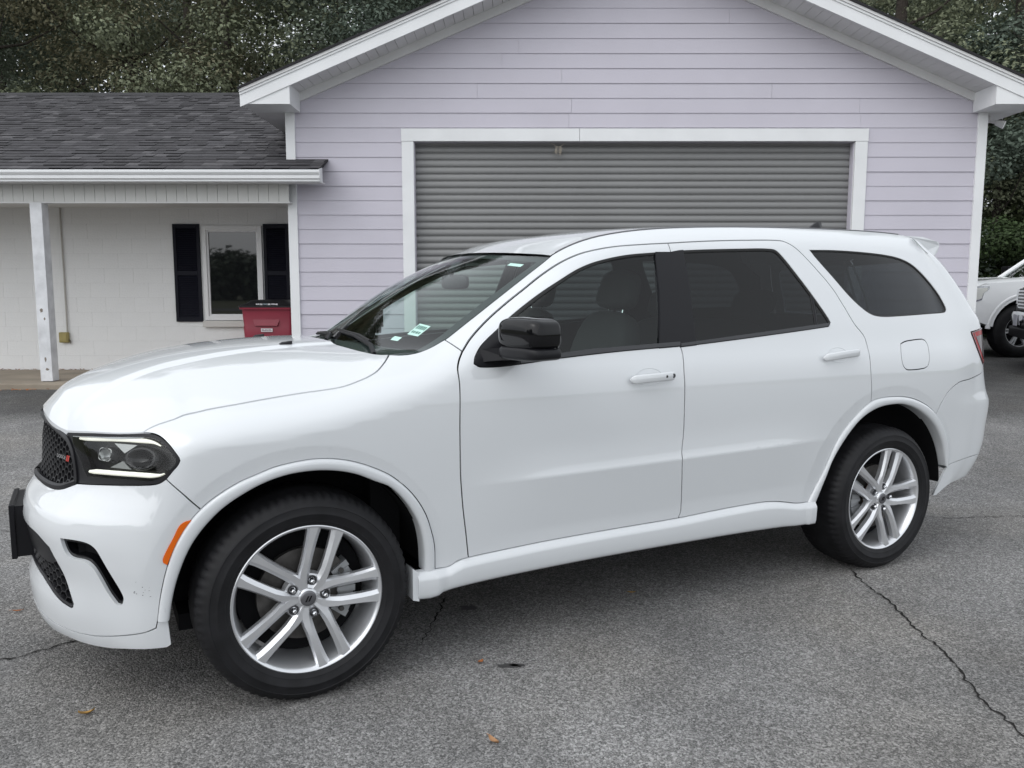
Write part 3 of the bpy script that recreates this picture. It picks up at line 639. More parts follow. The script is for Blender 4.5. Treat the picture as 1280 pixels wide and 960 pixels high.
def _build():
    st=[]  # stations (u, fx(z), fw(z))
    nz=[]
    for w,xs in NOSE: nz.append((pchip(ZN,xs),pchip(ZN,NW.get(w,[w]*len(ZN)))))
    # arc length at z=.62 back from u=-.33
    pts=[(float(fx(.62)),float(fw(.62))) for fx,fw in nz]; q=(UN0,float(side_w(UN0,.62)))
    u=UN0; us=[]
    for a in pts[::-1]:
        u-=np.hypot(a[0]-q[0],a[1]-q[1]); us.append(u); q=a
    us=us[::-1]
    for (fx,fw),uu in zip(nz,us): st.append((uu,fx,fw))
    for uu in (UN0,UN0+.01): st.append((uu,(lambda z,a=uu:a+0*np.asarray(z,float)),(lambda z,a=uu:side_w(a,z))))
    nose=st; tl=[]
    for uu in (UT0-.01,UT0): tl.append((uu,(lambda z,a=uu:a+0*np.asarray(z,float)),(lambda z,a=uu:side_w(a,z))))
    q=(UT0,float(side_w(UT0,.8))); u=UT0
    for xs,ws in TAIL:
        fx,fw=pchip(ZT,xs),pchip(ZT,ws); a=(float(fx(.8)),float(fw(.8)))
        u+=np.hypot(a[0]-q[0],a[1]-q[1]); q=a; tl.append((u,fx,fw))
    return nose,tl
NST,TST=_build(); UC0=NST[0][0]; UC1=TST[-1][0]
def _interp(S,u,z,mirror_first,mirror_last):
    us=np.array([s[0] for s in S]); X=np.array([s[1](z) for s in S]); W=np.array([s[2](z) for s in S])
    if mirror_first: us=np.r_[2*us[0]-us[1],us]; X=np.vstack([X[1:2],X]); W=np.vstack([-W[1:2],W])
    if mirror_last: us=np.r_[us,2*us[-1]-us[-2]]; X=np.vstack([X,X[-2:-1]]); W=np.vstack([W,-W[-2:-1]])
    n=len(us); i=np.clip(np.searchsorted(us,u)-1,1,n-3); j=np.arange(len(u)); out=[]
    h=us[i+1]-us[i]; t=(u-us[i])/h
    for V in (X,W):
        def m(k):
            a=(V[k,j]-V[k-1,j])/(us[k]-us[k-1]); b=(V[k+1,j]-V[k,j])/(us[k+1]-us[k])
            ha=us[k]-us[k-1]; hb=us[k+1]-us[k]; return (a*hb+b*ha)/(ha+hb)
        m0,m1=m(i),m(i+1)
        out.append((2*t**3-3*t**2+1)*V[i,j]+(t**3-2*t**2+t)*h*m0+(-2*t**3+3*t**2)*V[i+1,j]+(t**3-t**2)*h*m1)
    return out
def P(u,z,feat=True):
    u=np.atleast_1d(np.asarray(u,float)); z=np.atleast_1d(np.asarray(z,float)); u,z=np.broadcast_arrays(u,z); u=u.copy(); z=z.copy()
    x=u.copy(); w=np.zeros_like(u)
    a=u<UN0; b=u>UT0; m=~(a|b)
    if m.any(): w[m]=side_w(u[m],z[m])
    if a.any(): x[a],w[a]=_interp(NST,u[a],z[a],True,False)
    if b.any(): x[b],w[b]=_interp(TST,u[b],z[b],False,True)
    if feat:
        for cx,cz,r1,r0 in ARCH:
            r=np.hypot(x-cx,z-cz); t=np.clip((r1-r)/(r1-r0),0,1.3); k=np.where(np.abs(u)<8,1,1)
            w=w-.012*t*(.15+.85*np.clip(t/.12,0,1))*np.where(w>.5,1,0)
    return np.stack([x,w,z],-1)
def PN(u,z,e=1e-3):
    a=P(u+e,z)-P(np.asarray(u)-e,z); b=P(u,np.asarray(z)+e)-P(u,np.asarray(z)-e)
    n=np.cross(a,b); n/=np.linalg.norm(n,axis=-1,keepdims=True)
    return n   # in (x,w,z)

# outlines of panels, openings and lamps on the body surface, in metres (distance along the side, height)
BAKED = {
 'hoodseam': [[-0.6577,0.9987],[-0.627,1.0126],[-0.5954,1.0223],[-0.5596,1.0303],[-0.4557,1.0467],[-0.3424,1.059],[-0.2883,1.0692],[-0.1919,1.0824],[-0.11,1.0931],[0.0089,1.107],[0.1594,1.1241],[0.2423,1.1465],[0.2761,1.1587],[0.3081,1.1731],[0.3518,1.2008],[0.3876,1.227]],
 'wsedge': [[0.3876,1.227],[0.4294,1.2261],[0.4844,1.2344],[0.5413,1.2532],[0.5958,1.2777],[0.6232,1.2914],[0.7417,1.3645],[0.8851,1.4537],[1.032,1.5465],[1.1565,1.6226]],
 'apjoint': [[0.6048,1.281],[0.6356,1.2399]],
 'doorF': [[0.6356,1.2399],[0.6084,1.2066],[0.5918,1.1727],[0.5904,1.1226],[0.5891,1.0775],[0.5852,0.9633],[0.5868,0.8347],[0.59,0.7579],[0.6017,0.6381],[0.6169,0.5303],[0.63,0.4308]],
 'doortop': [[0.6356,1.2399],[0.6869,1.2873],[0.7711,1.351],[0.8712,1.4173],[0.9681,1.4786],[1.0689,1.5416],[1.1694,1.5948],[1.2689,1.6328],[1.3663,1.6553],[1.4651,1.6702],[1.6181,1.6831],[1.7492,1.6916]],
 'doorB': [[1.7492,1.6916],[1.7435,1.6408],[1.7252,1.5489],[1.7014,1.4143],[1.6735,1.253],[1.6797,1.1953],[1.6717,1.1247],[1.6713,1.0652],[1.6696,0.9917],[1.6686,0.8423],[1.657,0.747],[1.6708,0.6143],[1.6832,0.4873],[1.6713,0.4522]],
 'rdoortop': [[1.7492,1.6916],[1.9835,1.7074],[2.2275,1.7184],[2.4632,1.7233],[2.5114,1.7113],[2.5614,1.6784],[2.6371,1.5913],[2.719,1.4824],[2.7659,1.3895],[2.8078,1.3047],[2.859,1.2413],[2.8674,1.1791],[2.8659,1.091],[2.8716,1.0014],[2.8822,0.9071]],
 'rockseam': [[0.4907,0.4049],[0.5439,0.4064],[0.5888,0.4255],[0.63,0.4308],[0.7606,0.4374],[0.9923,0.4458],[1.2904,0.4502],[1.6713,0.4522],[1.8826,0.4598],[2.1393,0.464],[2.2473,0.4586],[2.3374,0.4434],[2.4064,0.4298],[2.4934,0.425]],
 'flareFo': [[-0.5121,0.3678],[-0.4929,0.4501],[-0.4564,0.5632],[-0.4243,0.6403],[-0.3887,0.7003],[-0.348,0.747],[-0.2925,0.7907],[-0.224,0.8297],[-0.1704,0.8497],[-0.0995,0.8734],[0.0095,0.8872],[0.0843,0.8837],[0.1687,0.8647],[0.2558,0.8282],[0.3174,0.7915],[0.3898,0.7233],[0.4453,0.638],[0.4765,0.5473],[0.4876,0.4906],[0.4907,0.4049]],
 'flareFi': [[-0.4681,0.3677],[-0.4468,0.4585],[-0.4165,0.5471],[-0.3788,0.6274],[-0.3312,0.6924],[-0.2662,0.7538],[-0.1706,0.8093],[-0.0995,0.8347],[-0.0271,0.8463],[0.0699,0.844],[0.1698,0.8218],[0.2573,0.7803],[0.3066,0.7567],[0.3728,0.6845],[0.4203,0.5995],[0.4426,0.5089],[0.4501,0.4003]],
 'flareRo': [[2.4934,0.425],[2.5809,0.5625],[2.6616,0.7202],[2.755,0.823],[2.8822,0.9071],[3.0098,0.9245],[3.1775,0.9107],[3.3253,0.8608],[3.427,0.7953],[3.5247,0.692],[3.5802,0.5771],[3.5881,0.4961]],
 'flareRi': [[2.5487,0.4165],[2.6019,0.5371],[2.6341,0.623],[2.7122,0.7262],[2.8064,0.8186],[2.9248,0.8707],[3.0512,0.8846],[3.1527,0.8754],[3.2838,0.8286],[3.4071,0.7485],[3.5024,0.6343],[3.5607,0.4998]],
 'dloF': [[1.6637,1.6447],[1.4885,1.6289],[1.3316,1.5997],[1.2273,1.5669],[1.1225,1.5177],[1.0046,1.4557],[0.8592,1.3666],[0.7988,1.3238],[0.7115,1.2612],[0.6731,1.2191],[0.6628,1.1951],[0.6846,1.1823],[0.7981,1.1817],[1.0513,1.2015],[1.3322,1.218],[1.6742,1.231],[1.6963,1.3966],[1.7197,1.5326],[1.7428,1.6464]],
 'glassFr': [[1.6587,1.6435],[1.5652,1.2464]],
 'beltF': [[0.6655,1.2057],[0.8288,1.2056],[1.0552,1.2224],[1.3361,1.2379],[1.6776,1.2511]],
 'sailF': [[0.8592,1.3666],[0.8628,1.195]],
 'dloR': [[1.7428,1.6464],[1.8157,1.6569],[2.1696,1.6728],[2.3895,1.6762],[2.4253,1.6585],[2.4999,1.5473],[2.5709,1.436],[2.6282,1.3408],[2.6388,1.3158],[2.6192,1.2966],[2.4604,1.2833],[2.0238,1.251],[1.6762,1.2278],[1.7008,1.3966],[1.7234,1.5326]],
 'glassRf': [[1.818,1.6592],[1.7654,1.2504]],
 'ventR': [[2.5634,1.4483],[2.545,1.302]],
 'dloQ': [[2.6485,1.6775],[2.8156,1.68],[3.0352,1.6745],[3.2441,1.6612],[3.3642,1.6415],[3.4482,1.6065],[3.5326,1.5352],[3.5994,1.4537],[3.6232,1.3812],[3.617,1.3636],[3.5899,1.3529],[3.4497,1.3481],[3.1542,1.3396],[3.0251,1.3395],[2.9548,1.3512],[2.8949,1.385],[2.8244,1.4478],[2.7467,1.5426],[2.6738,1.636]],
 'fuel': [[3.125,1.1952],[3.1548,1.2046],[3.1899,1.2097],[3.3083,1.2145],[3.3332,1.2074],[3.345,1.1881],[3.3419,1.1462],[3.3308,1.096],[3.3143,1.0713],[3.283,1.0622],[3.1569,1.0597],[3.1285,1.0693],[3.1114,1.0929],[3.108,1.1425]],
 'tailL': [[3.994,1.2601],[3.7906,1.2399],[3.7949,1.2263],[3.8569,1.1391],[3.9305,1.0614],[3.9546,1.0506]],
 'bumpR': [[3.977,1.0197],[3.8701,0.9958],[3.7397,0.9787],[3.6167,0.9703],[3.5382,0.9421],[3.486,0.9067],[3.4452,0.8601],[3.4144,0.8065]],
 'valR': [[3.5881,0.4961],[3.6297,0.5085],[3.7664,0.5222],[3.9811,0.5338]],
 'headl': [[-0.4883,0.8571],[-0.4607,0.8844],[-0.4385,0.9042],[-0.4314,0.9173],[-0.4371,0.9264],[-0.497,0.9632],[-0.5463,0.9862],[-0.5934,0.9972],[-0.6577,0.9987]],
 'headtop': [[-0.6577,0.9987],[-0.7642,0.9904],[-0.9027,0.9817],[-1.0098,0.9724],[-1.1079,0.9629]],
 'headbot': [[-0.4883,0.8571],[-0.5129,0.8435],[-0.5484,0.8361],[-0.6683,0.8248],[-0.8028,0.8121],[-0.9836,0.7932]],
 'bfseam': [[-0.4883,0.8571],[-0.4102,0.8046],[-0.348,0.747]],
 'lipseam': [[-0.5121,0.3678],[-0.5235,0.3394],[-0.569,0.3234],[-0.6817,0.3003],[-0.8206,0.2759],[-0.9088,0.2716],[-1.0114,0.274],[-1.0995,0.2803]],
 'lipbot': [[-0.499,0.2625],[-0.6705,0.2508],[-0.7867,0.2346],[-0.8959,0.2286],[-0.997,0.2311]],
 'lgrR': [[-1.0029,0.5696],[-0.9575,0.5057],[-0.9217,0.4352],[-0.8963,0.3828],[-0.9005,0.3697],[-0.9119,0.3651],[-0.9248,0.3663],[-0.9785,0.3784],[-1.0647,0.4096]],
 'vent': [[-0.9066,0.6183],[-0.8348,0.6227],[-0.7636,0.6201],[-0.7285,0.6034],[-0.7029,0.5601],[-0.6719,0.5003],[-0.6458,0.4463],[-0.6463,0.4337],[-0.6526,0.4202],[-0.6638,0.4147],[-0.681,0.4175],[-0.7149,0.4569],[-0.7516,0.5282],[-0.7753,0.5501],[-0.8044,0.5572],[-0.8694,0.5575],[-0.8903,0.5698],[-0.8989,0.5889]],
 'crestF': [[-0.9346,0.6264],[-0.7632,0.6506],[-0.6214,0.6673],[-0.489,0.6777]],
 'marker': [[-0.3746,0.7134],[-0.3949,0.7123],[-0.4145,0.7009],[-0.4343,0.6615],[-0.472,0.5884],[-0.4706,0.5739],[-0.4576,0.5645],[-0.4243,0.6403],[-0.3887,0.7003]],
 'griR': [[-1.1333,0.957],[-1.0887,0.9448],[-1.037,0.9078],[-1.0111,0.865],[-0.9946,0.8241],[-0.9836,0.7932]],
 'grbot': [[-0.9836,0.7932],[-1.0104,0.7835],[-1.0759,0.761],[-1.1514,0.7558]],
 'drlU': [[-1.0391,0.952],[-0.8013,0.9714],[-0.6603,0.9794],[-0.5962,0.9772],[-0.564,0.971]],
 'drlL': [[-0.925,0.8418],[-0.8655,0.8476],[-0.6793,0.8643],[-0.537,0.8735],[-0.4978,0.8814]],
 'lensA': [[-0.8984,0.9347],[-0.8158,0.9427],[-0.7846,0.9182],[-0.7861,0.8935],[-0.8635,0.8883]],
}

# ================================================================== the white SUV
paint = pm('white_car_paint', (.625, .645, .662), rough=.6, coat=1.0, spec=.12, crough=.012, cior=1.72)
gloss_black = pm('gloss_black', (.005, .005, .006), rough=.05, spec=.32)
satin_black = pm('satin_black_plastic', (.010, .010, .012), rough=.36, spec=.22)
matte_black = pm('matte_black_liner', (.006, .006, .007), rough=.85, spec=.2)
grey_trim = pm('dark_grey_trim', (.035, .036, .04), rough=.5)
seal_black = pm('rubber_seal', (.006, .006, .006), rough=.6)
glass_ws = glass_mat('windshield_glass', (.82, .95, .91), 1.6)
glass_fd = glass_mat('door_glass', (.66, .74, .71))
glass_pr = glass_mat('privacy_glass', (.165, .185, .195))
seat_mat = pm('seat_cloth', (.035, .036, .038), rough=.85)
dash_mat = pm('dashboard_vinyl', (.02, .02, .022), rough=.7)
lining_mat = pm('grey_headlining', (.30, .31, .31), rough=.9)
alloy = pm('silver_alloy', (.70, .71, .73), rough=.28, metal=.72, coat=.7)
alloy_dark = pm('alloy_barrel', (.30, .31, .32), rough=.4, metal=.8)
steel = pm('brake_steel', (.11, .105, .10), rough=.5, metal=.8, var=(30, .3))
cast = pm('caliper_cast', (.34, .35, .36), rough=.5, metal=.6)
rust = pm('rusty_hub', (.10, .05, .03), rough=.8)
chrome = pm('chrome', (.72, .73, .75), rough=.1, metal=1.0)
amber = pm('amber_lens', (.72, .13, .006), rough=.25, coat=.25, spec=.25)
red_lens = pm('red_lens', (.30, .004, .008), rough=.15, coat=.15, spec=.3)
drl = pm('daytime_light', (.9, .9, .82), rough=.3, emit=(1.0, .99, .84), es=.35)
lamp_silver = pm('lamp_reflector', (.40, .41, .40), rough=.3, metal=.6)
clear_lens = glass_mat('clear_lens', (.93, .94, .94), 1.35)
rubber = None

def make_rubber():
    m, nt, b = mat_new('tyre_rubber'); L = nt.links.new
    tc = nt.nodes.new('ShaderNodeTexCoord'); n = nt.nodes.new('ShaderNodeTexNoise'); n.inputs['Scale'].default_value = 14; n.inputs['Detail'].default_value = 8
    cr = nt.nodes.new('ShaderNodeValToRGB'); cr.color_ramp.elements[0].position = .35; cr.color_ramp.elements[1].position = .75
    cr.color_ramp.elements[0].color = (.006, .006, .007, 1); cr.color_ramp.elements[1].color = (.013, .013, .015, 1)
    L(tc.outputs['Object'], n.inputs['Vector']); L(n.outputs[0], cr.inputs[0]); L(cr.outputs[0], b.inputs['Base Color'])
    b.inputs['Roughness'].default_value = .62; b.inputs['Specular IOR Level'].default_value = .3
    return m
rubber = make_rubber()

CAR_O = (-1.1577, 3.6388, 0.0); CAR_TH = 0.48136
car = empty('suv', CAR_O, CAR_TH)
tag(car, 'white three row SUV with silver alloy wheels parked in front of the garage', 'suv')

# ---- domain helpers: polylines and polygons in (u, z)
def smooth_line(pts, step=.012, corner=38):
    """Catmull-Rom through the points, broken at sharp corners"""
    pts = [np.array(q, float) for q in pts]; brk = [0]
    for i in range(1, len(pts) - 1):
        a = pts[i] - pts[i - 1]; b = pts[i + 1] - pts[i]
        if np.degrees(np.arccos(np.clip(a @ b / (np.linalg.norm(a) * np.linalg.norm(b) + 1e-12), -1, 1))) > corner: brk.append(i)
    brk.append(len(pts) - 1); out = []
    for s, e in zip(brk[:-1], brk[1:]):
        q = pts[s:e + 1]
        for i in range(len(q) - 1):
            p1, p2 = q[i], q[i + 1]; p0 = q[i - 1] if i > 0 else 2 * p1 - p2; p3 = q[i + 2] if i + 2 < len(q) else 2 * p2 - p1
            d = max(np.linalg.norm(p2 - p1), 1e-6); n = max(1, int(math.ceil(d / step)))
            m1 = (p2 - p0) * d / (np.linalg.norm(p1 - p0) + d); m2 = (p3 - p1) * d / (np.linalg.norm(p3 - p2) + d)
            for k in range(n):
                t = k / n; out.append((2*t**3-3*t**2+1)*p1 + (t**3-2*t**2+t)*m1 + (-2*t**3+3*t**2)*p2 + (t**3-t**2)*m2)
    out.append(pts[-1]); return np.array(out)
def chain(*segs):
    out = []
    for s in segs:
        for q in s:
            if not out or np.hypot(*(np.asarray(q) - out[-1])) > 1.5e-3: out.append(np.asarray(q, float))
    if np.hypot(*(out[0] - out[-1])) < 1.5e-3: out.pop()
    return np.array(out)
def loop(pts, step=.012, corner=38):
    return chain(smooth_line(list(pts) + [pts[0]], step, corner))
def area2(p): return float(np.sum(p[:, 0] * np.roll(p[:, 1], -1) - np.roll(p[:, 0], -1) * p[:, 1]))
def inset_poly(p, d):
    """offset a dense closed polygon inward by d"""
    if abs(d) < 1e-9: return p
    s = 1 if area2(p) > 0 else -1
    a = p - np.roll(p, 1, 0); b = np.roll(p, -1, 0) - p
    a /= np.linalg.norm(a, axis=1, keepdims=True) + 1e-12; b /= np.linalg.norm(b, axis=1, keepdims=True) + 1e-12
    na = np.stack([-a[:, 1], a[:, 0]], 1) * s; nb = np.stack([-b[:, 1], b[:, 0]], 1) * s
    m = na + nb; k = 2 / np.maximum((m * m).sum(1), .5)
    return p + m * k[:, None] * d
def in_poly(q, p):
    x, y = q[:, 0][:, None], q[:, 1][:, None]; x0, y0 = p[:, 0][None], p[:, 1][None]; x1, y1 = np.roll(p[:, 0], -1)[None], np.roll(p[:, 1], -1)[None]
    c = ((y0 > y) != (y1 > y)) & (x < (x1 - x0) * (y - y0) / np.where(y1 == y0, 1e-12, y1 - y0) + x0)
    return c.sum(1) % 2 == 1
def dist_to(q, p):
    out = np.empty(len(q))
    for i in range(0, len(q), 800): out[i:i + 800] = np.sqrt(((q[i:i + 800, None] - p[None]) ** 2).sum(2)).min(1)
    return out
def triangulate(outer, holes, pts):
    V = [tuple(q) for q in outer]; E = [(i, (i + 1) % len(outer)) for i in range(len(outer))]
    for h in holes:
        b = len(V); V += [tuple(q) for q in h]; E += [(b + i, b + (i + 1) % len(h)) for i in range(len(h))]
    nb = len(V); V += [tuple(q) for q in pts]
    vo, eo, fo, ov, oe, of = delaunay_2d_cdt([Vector(q) for q in V], E, [], 0, 1e-6)
    v = np.array([tuple(q) for q in vo]); f = np.array([tuple(q) for q in fo])
    c = v[f].mean(1); k = in_poly(c, outer)
    for h in holes: k &= ~in_poly(c, h)
    return v, f[k]
def cand_points(lo, hi, step):
    """inner mesh points: first the lines along creases and rounded edges, then a plain grid"""
    uu = np.arange(lo[0], hi[0], step * .8); x = np.clip(uu, -.5, 3.6); g = []
    for d in (0, .006, -.010, -.025, -.05, -.09, -.16): g.append(np.stack([uu, .725 + .010 * (uu - 1.0) - d], 1))
    for d in (.004, .010, .018, .027, .038, .05, .065): g.append(np.stack([uu, zE(x) - d], 1))
    for cx, cz, r1, r0 in ARCH:
        for dr in (0, .008, -.006, -.014):
            a = np.arange(-.3, math.pi + .3, step / r1 * .7); g.append(np.stack([cx + (r1 + dr) * np.cos(a), cz + (r1 + dr) * np.sin(a)], 1))
    us = np.arange(lo[0], hi[0], step); zs = np.arange(lo[1], hi[1], step * .85); pl = np.stack(np.meshgrid(us, zs), -1).reshape(-1, 2); g.append(pl[np.abs(pl[:, 1] - (.725 + .010 * (pl[:, 0] - 1.0))) > .014])
    return np.concatenate(g)
def loft_pt(uz, off=0.0, side=-1, nrm=False):
    uz = np.asarray(uz, float); Q = P(uz[:, 0], uz[:, 1]); N = PN(uz[:, 0], uz[:, 1]) * PSIGN
    Q = Q + N * (off if np.isscalar(off) else np.asarray(off)[:, None])
    A = np.stack([Q[:, 0], side * Q[:, 1], Q[:, 2]], 1)
    if nrm: return A, np.stack([N[:, 0], side * N[:, 1], N[:, 2]], 1)
    return A
PSIGN = np.sign(PN(np.array([1.2]), np.array([.8]))[0, 1])
_pcache = {}
def panel(name, outer, holes=(), mat=None, parent=None, side=-1, off=0.0, inset=.0028, flange=.007, step=.032, both=False, key=None, hole_inset=None, hflange=True, extra=None):
    """a body panel cut from the body surface; flange = depth its edges turn inwards"""
    if key and key in _pcache: uv, tri, rings = _pcache[key]
    else:
        o = inset_poly(outer, inset); hs = [inset_poly(h, -(inset if hole_inset is None else hole_inset)) for h in holes]
        c = cand_points(o.min(0), o.max(0), step) if extra is None else extra(o.min(0), o.max(0), step)
        k = in_poly(c, o)
        for h in hs: k &= ~in_poly(c, h)
        c = c[k]; bd = np.concatenate([o] + hs); c = c[dist_to(c, bd) > step * .3]
        # thin out points that crowd each other
        keep = {}; 
        for q in c: keep.setdefault((round(q[0] / (step * .22)), round(q[1] / (step * .14))), q)
        c = np.array(list(keep.values())) if keep else np.zeros((0, 2))
        uv, tri = triangulate(o, hs, c); rings = [o] + (hs if hflange else [])
        if key: _pcache[key] = (uv, tri, rings)
    V, F, N = [], [], []
    for sd in ((side,) if not both else (-1, 1)):
        A, n = loft_pt(uv, off, sd, True); b = len(V)
        fn = np.cross(A[tri[:, 1]] - A[tri[:, 0]], A[tri[:, 2]] - A[tri[:, 0]]); flip = (fn * n[tri[:, 0]]).sum(1) < 0
        V += list(A); N += list(n); F += [tuple(b + i for i in (t[::-1] if fl else t)) for t, fl in zip(tri, flip)]
        if flange > 0:
            for r in rings:
                T, n0 = loft_pt(r, off, sd, True); D = T - n0 * flange; b = len(V); m = len(r); V += list(T) + list(D); N += [(0, 0, 0)] * (2 * m)
                F += [(b + i, b + (i + 1) % m, b + m + (i + 1) % m, b + m + i) for i in range(m)]
    return mesh(name, V, F, mat, parent, True, normals=N)
def ribbon(name, line, width, off, mat, parent, side=-1, thick=.004, closed=False):
    """raised strip that follows a line on the body surface"""
    line = np.asarray(line); t = np.gradient(line, axis=0); t /= np.linalg.norm(t, axis=1, keepdims=True) + 1e-12; nn = np.stack([-t[:, 1], t[:, 0]], 1)
    w = np.broadcast_to(np.asarray(width, float), (len(line),))[:, None] * .5
    rows = [loft_pt(line + nn * w * k, off + h, side) for k, h in ((-1, -thick), (-.9, 0), (0, thick * .3), (.9, 0), (1, -thick))]
    return grid_mesh(name, np.stack(rows, 1), mat, parent, True, closed)
B = {k: [tuple(q) for q in v] for k, v in BAKED.items()}
SL = {k: smooth_line(v) for k, v in B.items()}
rev = lambda s: s[::-1]
def upto(line, p, after=False):
    i = int(np.argmin(np.hypot(line[:, 0] - p[0], line[:, 1] - p[1]))); return line[i:] if after else line[:i + 1]
def between(line, p, q):
    i = int(np.argmin(np.hypot(line[:, 0] - p[0], line[:, 1] - p[1]))); j = int(np.argmin(np.hypot(line[:, 0] - q[0], line[:, 1] - q[1])))
    return line[i:j + 1] if i <= j else line[j:i + 1][::-1]
JT = B['apjoint'][0]
ws_low, ws_up = upto(SL['wsedge'], JT), upto(SL['wsedge'], JT, True)
roof_edge = np.array([(u, float(zE(u)) - .001) for u in np.arange(1.17, 3.60, .03)])
corner_D = (B['rdoortop'][0][0], B['rdoortop'][0][1])
rock = SL['rockseam']; pA, pB = B['doorF'][-1], B['doorB'][-1]; pC = B['rockseam'][-1]
flF = SL['flareFo']; flR = SL['flareRo']
pS = B['bfseam'][-1]; pR = B['rdoortop'][-1]; pV = B['valR'][0]; pBR = B['bumpR'][-1]
# rear edges round the tail
UT = 4.06
def vline(u, z0, z1, n=30): return np.stack([np.full(n, u), np.linspace(z0, z1, n)], 1)
tail_up = chain(vline(UT, 1.30, 1.735), [(3.60, float(zE(3.58)) - .004)])
tail_lamp = loop([(3.9941, 1.2601), (3.89, 1.2520), (3.7906, 1.2399), (3.7949, 1.2263), (3.8569, 1.1391), (3.9305, 1.0614), (3.9620, 1.0480), (4.10, 1.045), (4.34, 1.06), (4.36, 1.16), (4.33, 1.225), (4.15, 1.255)], corner=30)
poly = {}
poly['fender'] = chain(between(SL['headl'], B['headl'][0], B['headl'][-1]), SL['hoodseam'], ws_low, SL['apjoint'], SL['doorF'], between(rock, pA, B['rockseam'][0]), between(flF, B['flareFo'][-1], pS), rev(SL['bfseam']))
poly['front_door'] = chain(rev(SL['doorF']), SL['doortop'], SL['doorB'], between(rock, pB, pA))
poly['rear_door'] = chain(rev(SL['doorB']), SL['rdoortop'], between(flR, pR, B['flareRo'][0]), between(rock, pC, pB))
tail_cut = chain(between(SL['tailL'], B['tailL'][-1], B['tailL'][0]))
poly['quarter'] = chain(rev(SL['apjoint']), ws_up, roof_edge, rev(tail_up), [(4.10, 1.262), (3.9941, 1.2601)], SL['tailL'][1:], [(3.985, 1.045)], [(4.04, 1.03)], SL['bumpR'][1:], between(flR, pBR, pR), rev(SL['rdoortop']), rev(SL['doortop']))
poly['rear_bumper'] = chain(rev(SL['bumpR'][1:]), [(4.04, 1.03)], [(4.30, .995), (4.58, .985), (UC1, .98)], [(UC1, .545)], [(4.58, .545), (4.25, .54)], rev(SL['valR']), between(flR, pV, pBR))
poly['valance'] = chain(SL['valR'], [(4.25, .54), (4.58, .545), (UC1, .545), (UC1, .40), (4.3, .395), (3.95, .40), (3.75, .39), (3.62, .37), (3.53, .33), (3.50, .33), (3.55, .42)])
lip_line = chain(SL['lipseam'], [(-1.20, .285), (-1.36, .288), (UC0, .289)])
lip_bot = smooth_line(B['lipbot'] + [(-1.15, .225), (-1.36, .222), (UC0, .222)])
grille_low = smooth_line([(-.9828, .7932), (-1.0097, .7835), (-1.0752, .761), (-1.1506, .7500), (-1.30, .745), (UC0, .745)])
lg_up = smooth_line([(-1.0021, .5696), (-1.10, .60), (-1.25, .605), (UC0, .605)]); lg_lo = smooth_line([(-1.0639, .4096), (-1.15, .43), (-1.28, .44), (UC0, .44)])
lgr_side = smooth_line(B['lgrR'])
poly['front_bumper'] = chain(SL['headbot'], grille_low, lg_up[::-1], lgr_side, lg_lo, rev(lip_line), between(flF, B['flareFo'][0], pS), rev(SL['bfseam']))
poly['lip'] = chain(lip_line, rev(lip_bot), [(-.478, .272)], [(-.4737, .3655)])
hole = {'front_door': [loop(B['dloF'])], 'rear_door': [loop(B['dloR'])], 'quarter': [loop(B['dloQ']), loop(B['fuel'])], 'front_bumper': [loop(B['vent'])]}

names = {'fender': 'fender', 'quarter': 'body_side', 'front_door': 'door', 'rear_door': 'door'}
obj = {}
for sd in (-1, 1):
    for k in ('fender', 'front_door', 'rear_door', 'quarter'):
        obj[k, sd] = panel(names[k], poly[k], hole.get(k, ()), paint, car, sd, key=k)
    fl = panel('fuel_flap', loop(B['fuel']), (), paint, obj['quarter', sd], sd, key='fuel', flange=.01) if sd < 0 else panel('blank_panel', loop(B['fuel']), (), paint, obj['quarter', sd], sd, inset=-.001, key='blank')
for k, nm in (('front_bumper', 'front_bumper'), ('lip', 'front_lip'), ('rear_bumper', 'rear_bumper'), ('valance', 'rear_valance')):
    obj[k, 0] = panel(nm, poly[k], hole.get(k, ()), paint, car, both=True, inset=.0022, flange=.012)
# liftgate
gate = chain([(4.30, .995), (4.58, .985), (UC1, .98), (UC1, 1.74)], [(4.5, 1.745), (UT, 1.735)], vline(UT, 1.735, 1.28), [(4.10, 1.27), (4.15, 1.262), (4.33, 1.232), (4.365, 1.16), (4.345, 1.05)])
gwin = loop([(4.16, 1.32), (4.5, 1.31), (UC1 - .004, 1.31), (UC1 - .004, 1.64), (4.5, 1.65), (4.22, 1.65), (4.15, 1.6)])
obj['gate', 0] = panel('liftgate', gate, (gwin,), paint, car, both=True, flange=.02)
panel('rear_window', gwin, (), glass_pr, obj['gate', 0], both=True, off=-.005, inset=-.003, flange=0)
for sd in (-1, 1):
    tl = panel('tail_lamp', tail_lamp, (), red_lens, car, sd, off=.003, inset=.004, flange=.03, key='tlamp')
    panel('lamp_bezel', tail_lamp, (inset_poly(tail_lamp, .008),), pm('dark_red_bezel', (.05, .004, .006), rough=.15, coat=1) if sd < 0 else satin_black, tl, sd, off=.005, inset=.003, hole_inset=0, flange=.006, key='tbez')
    panel('lamp_core', inset_poly(tail_lamp, .034), (), pm('smoked_lens', (.035, .012, .014), rough=.08, coat=1) if sd < 0 else gloss_black, tl, sd, off=.0045, inset=0, flange=0, key='tcore')

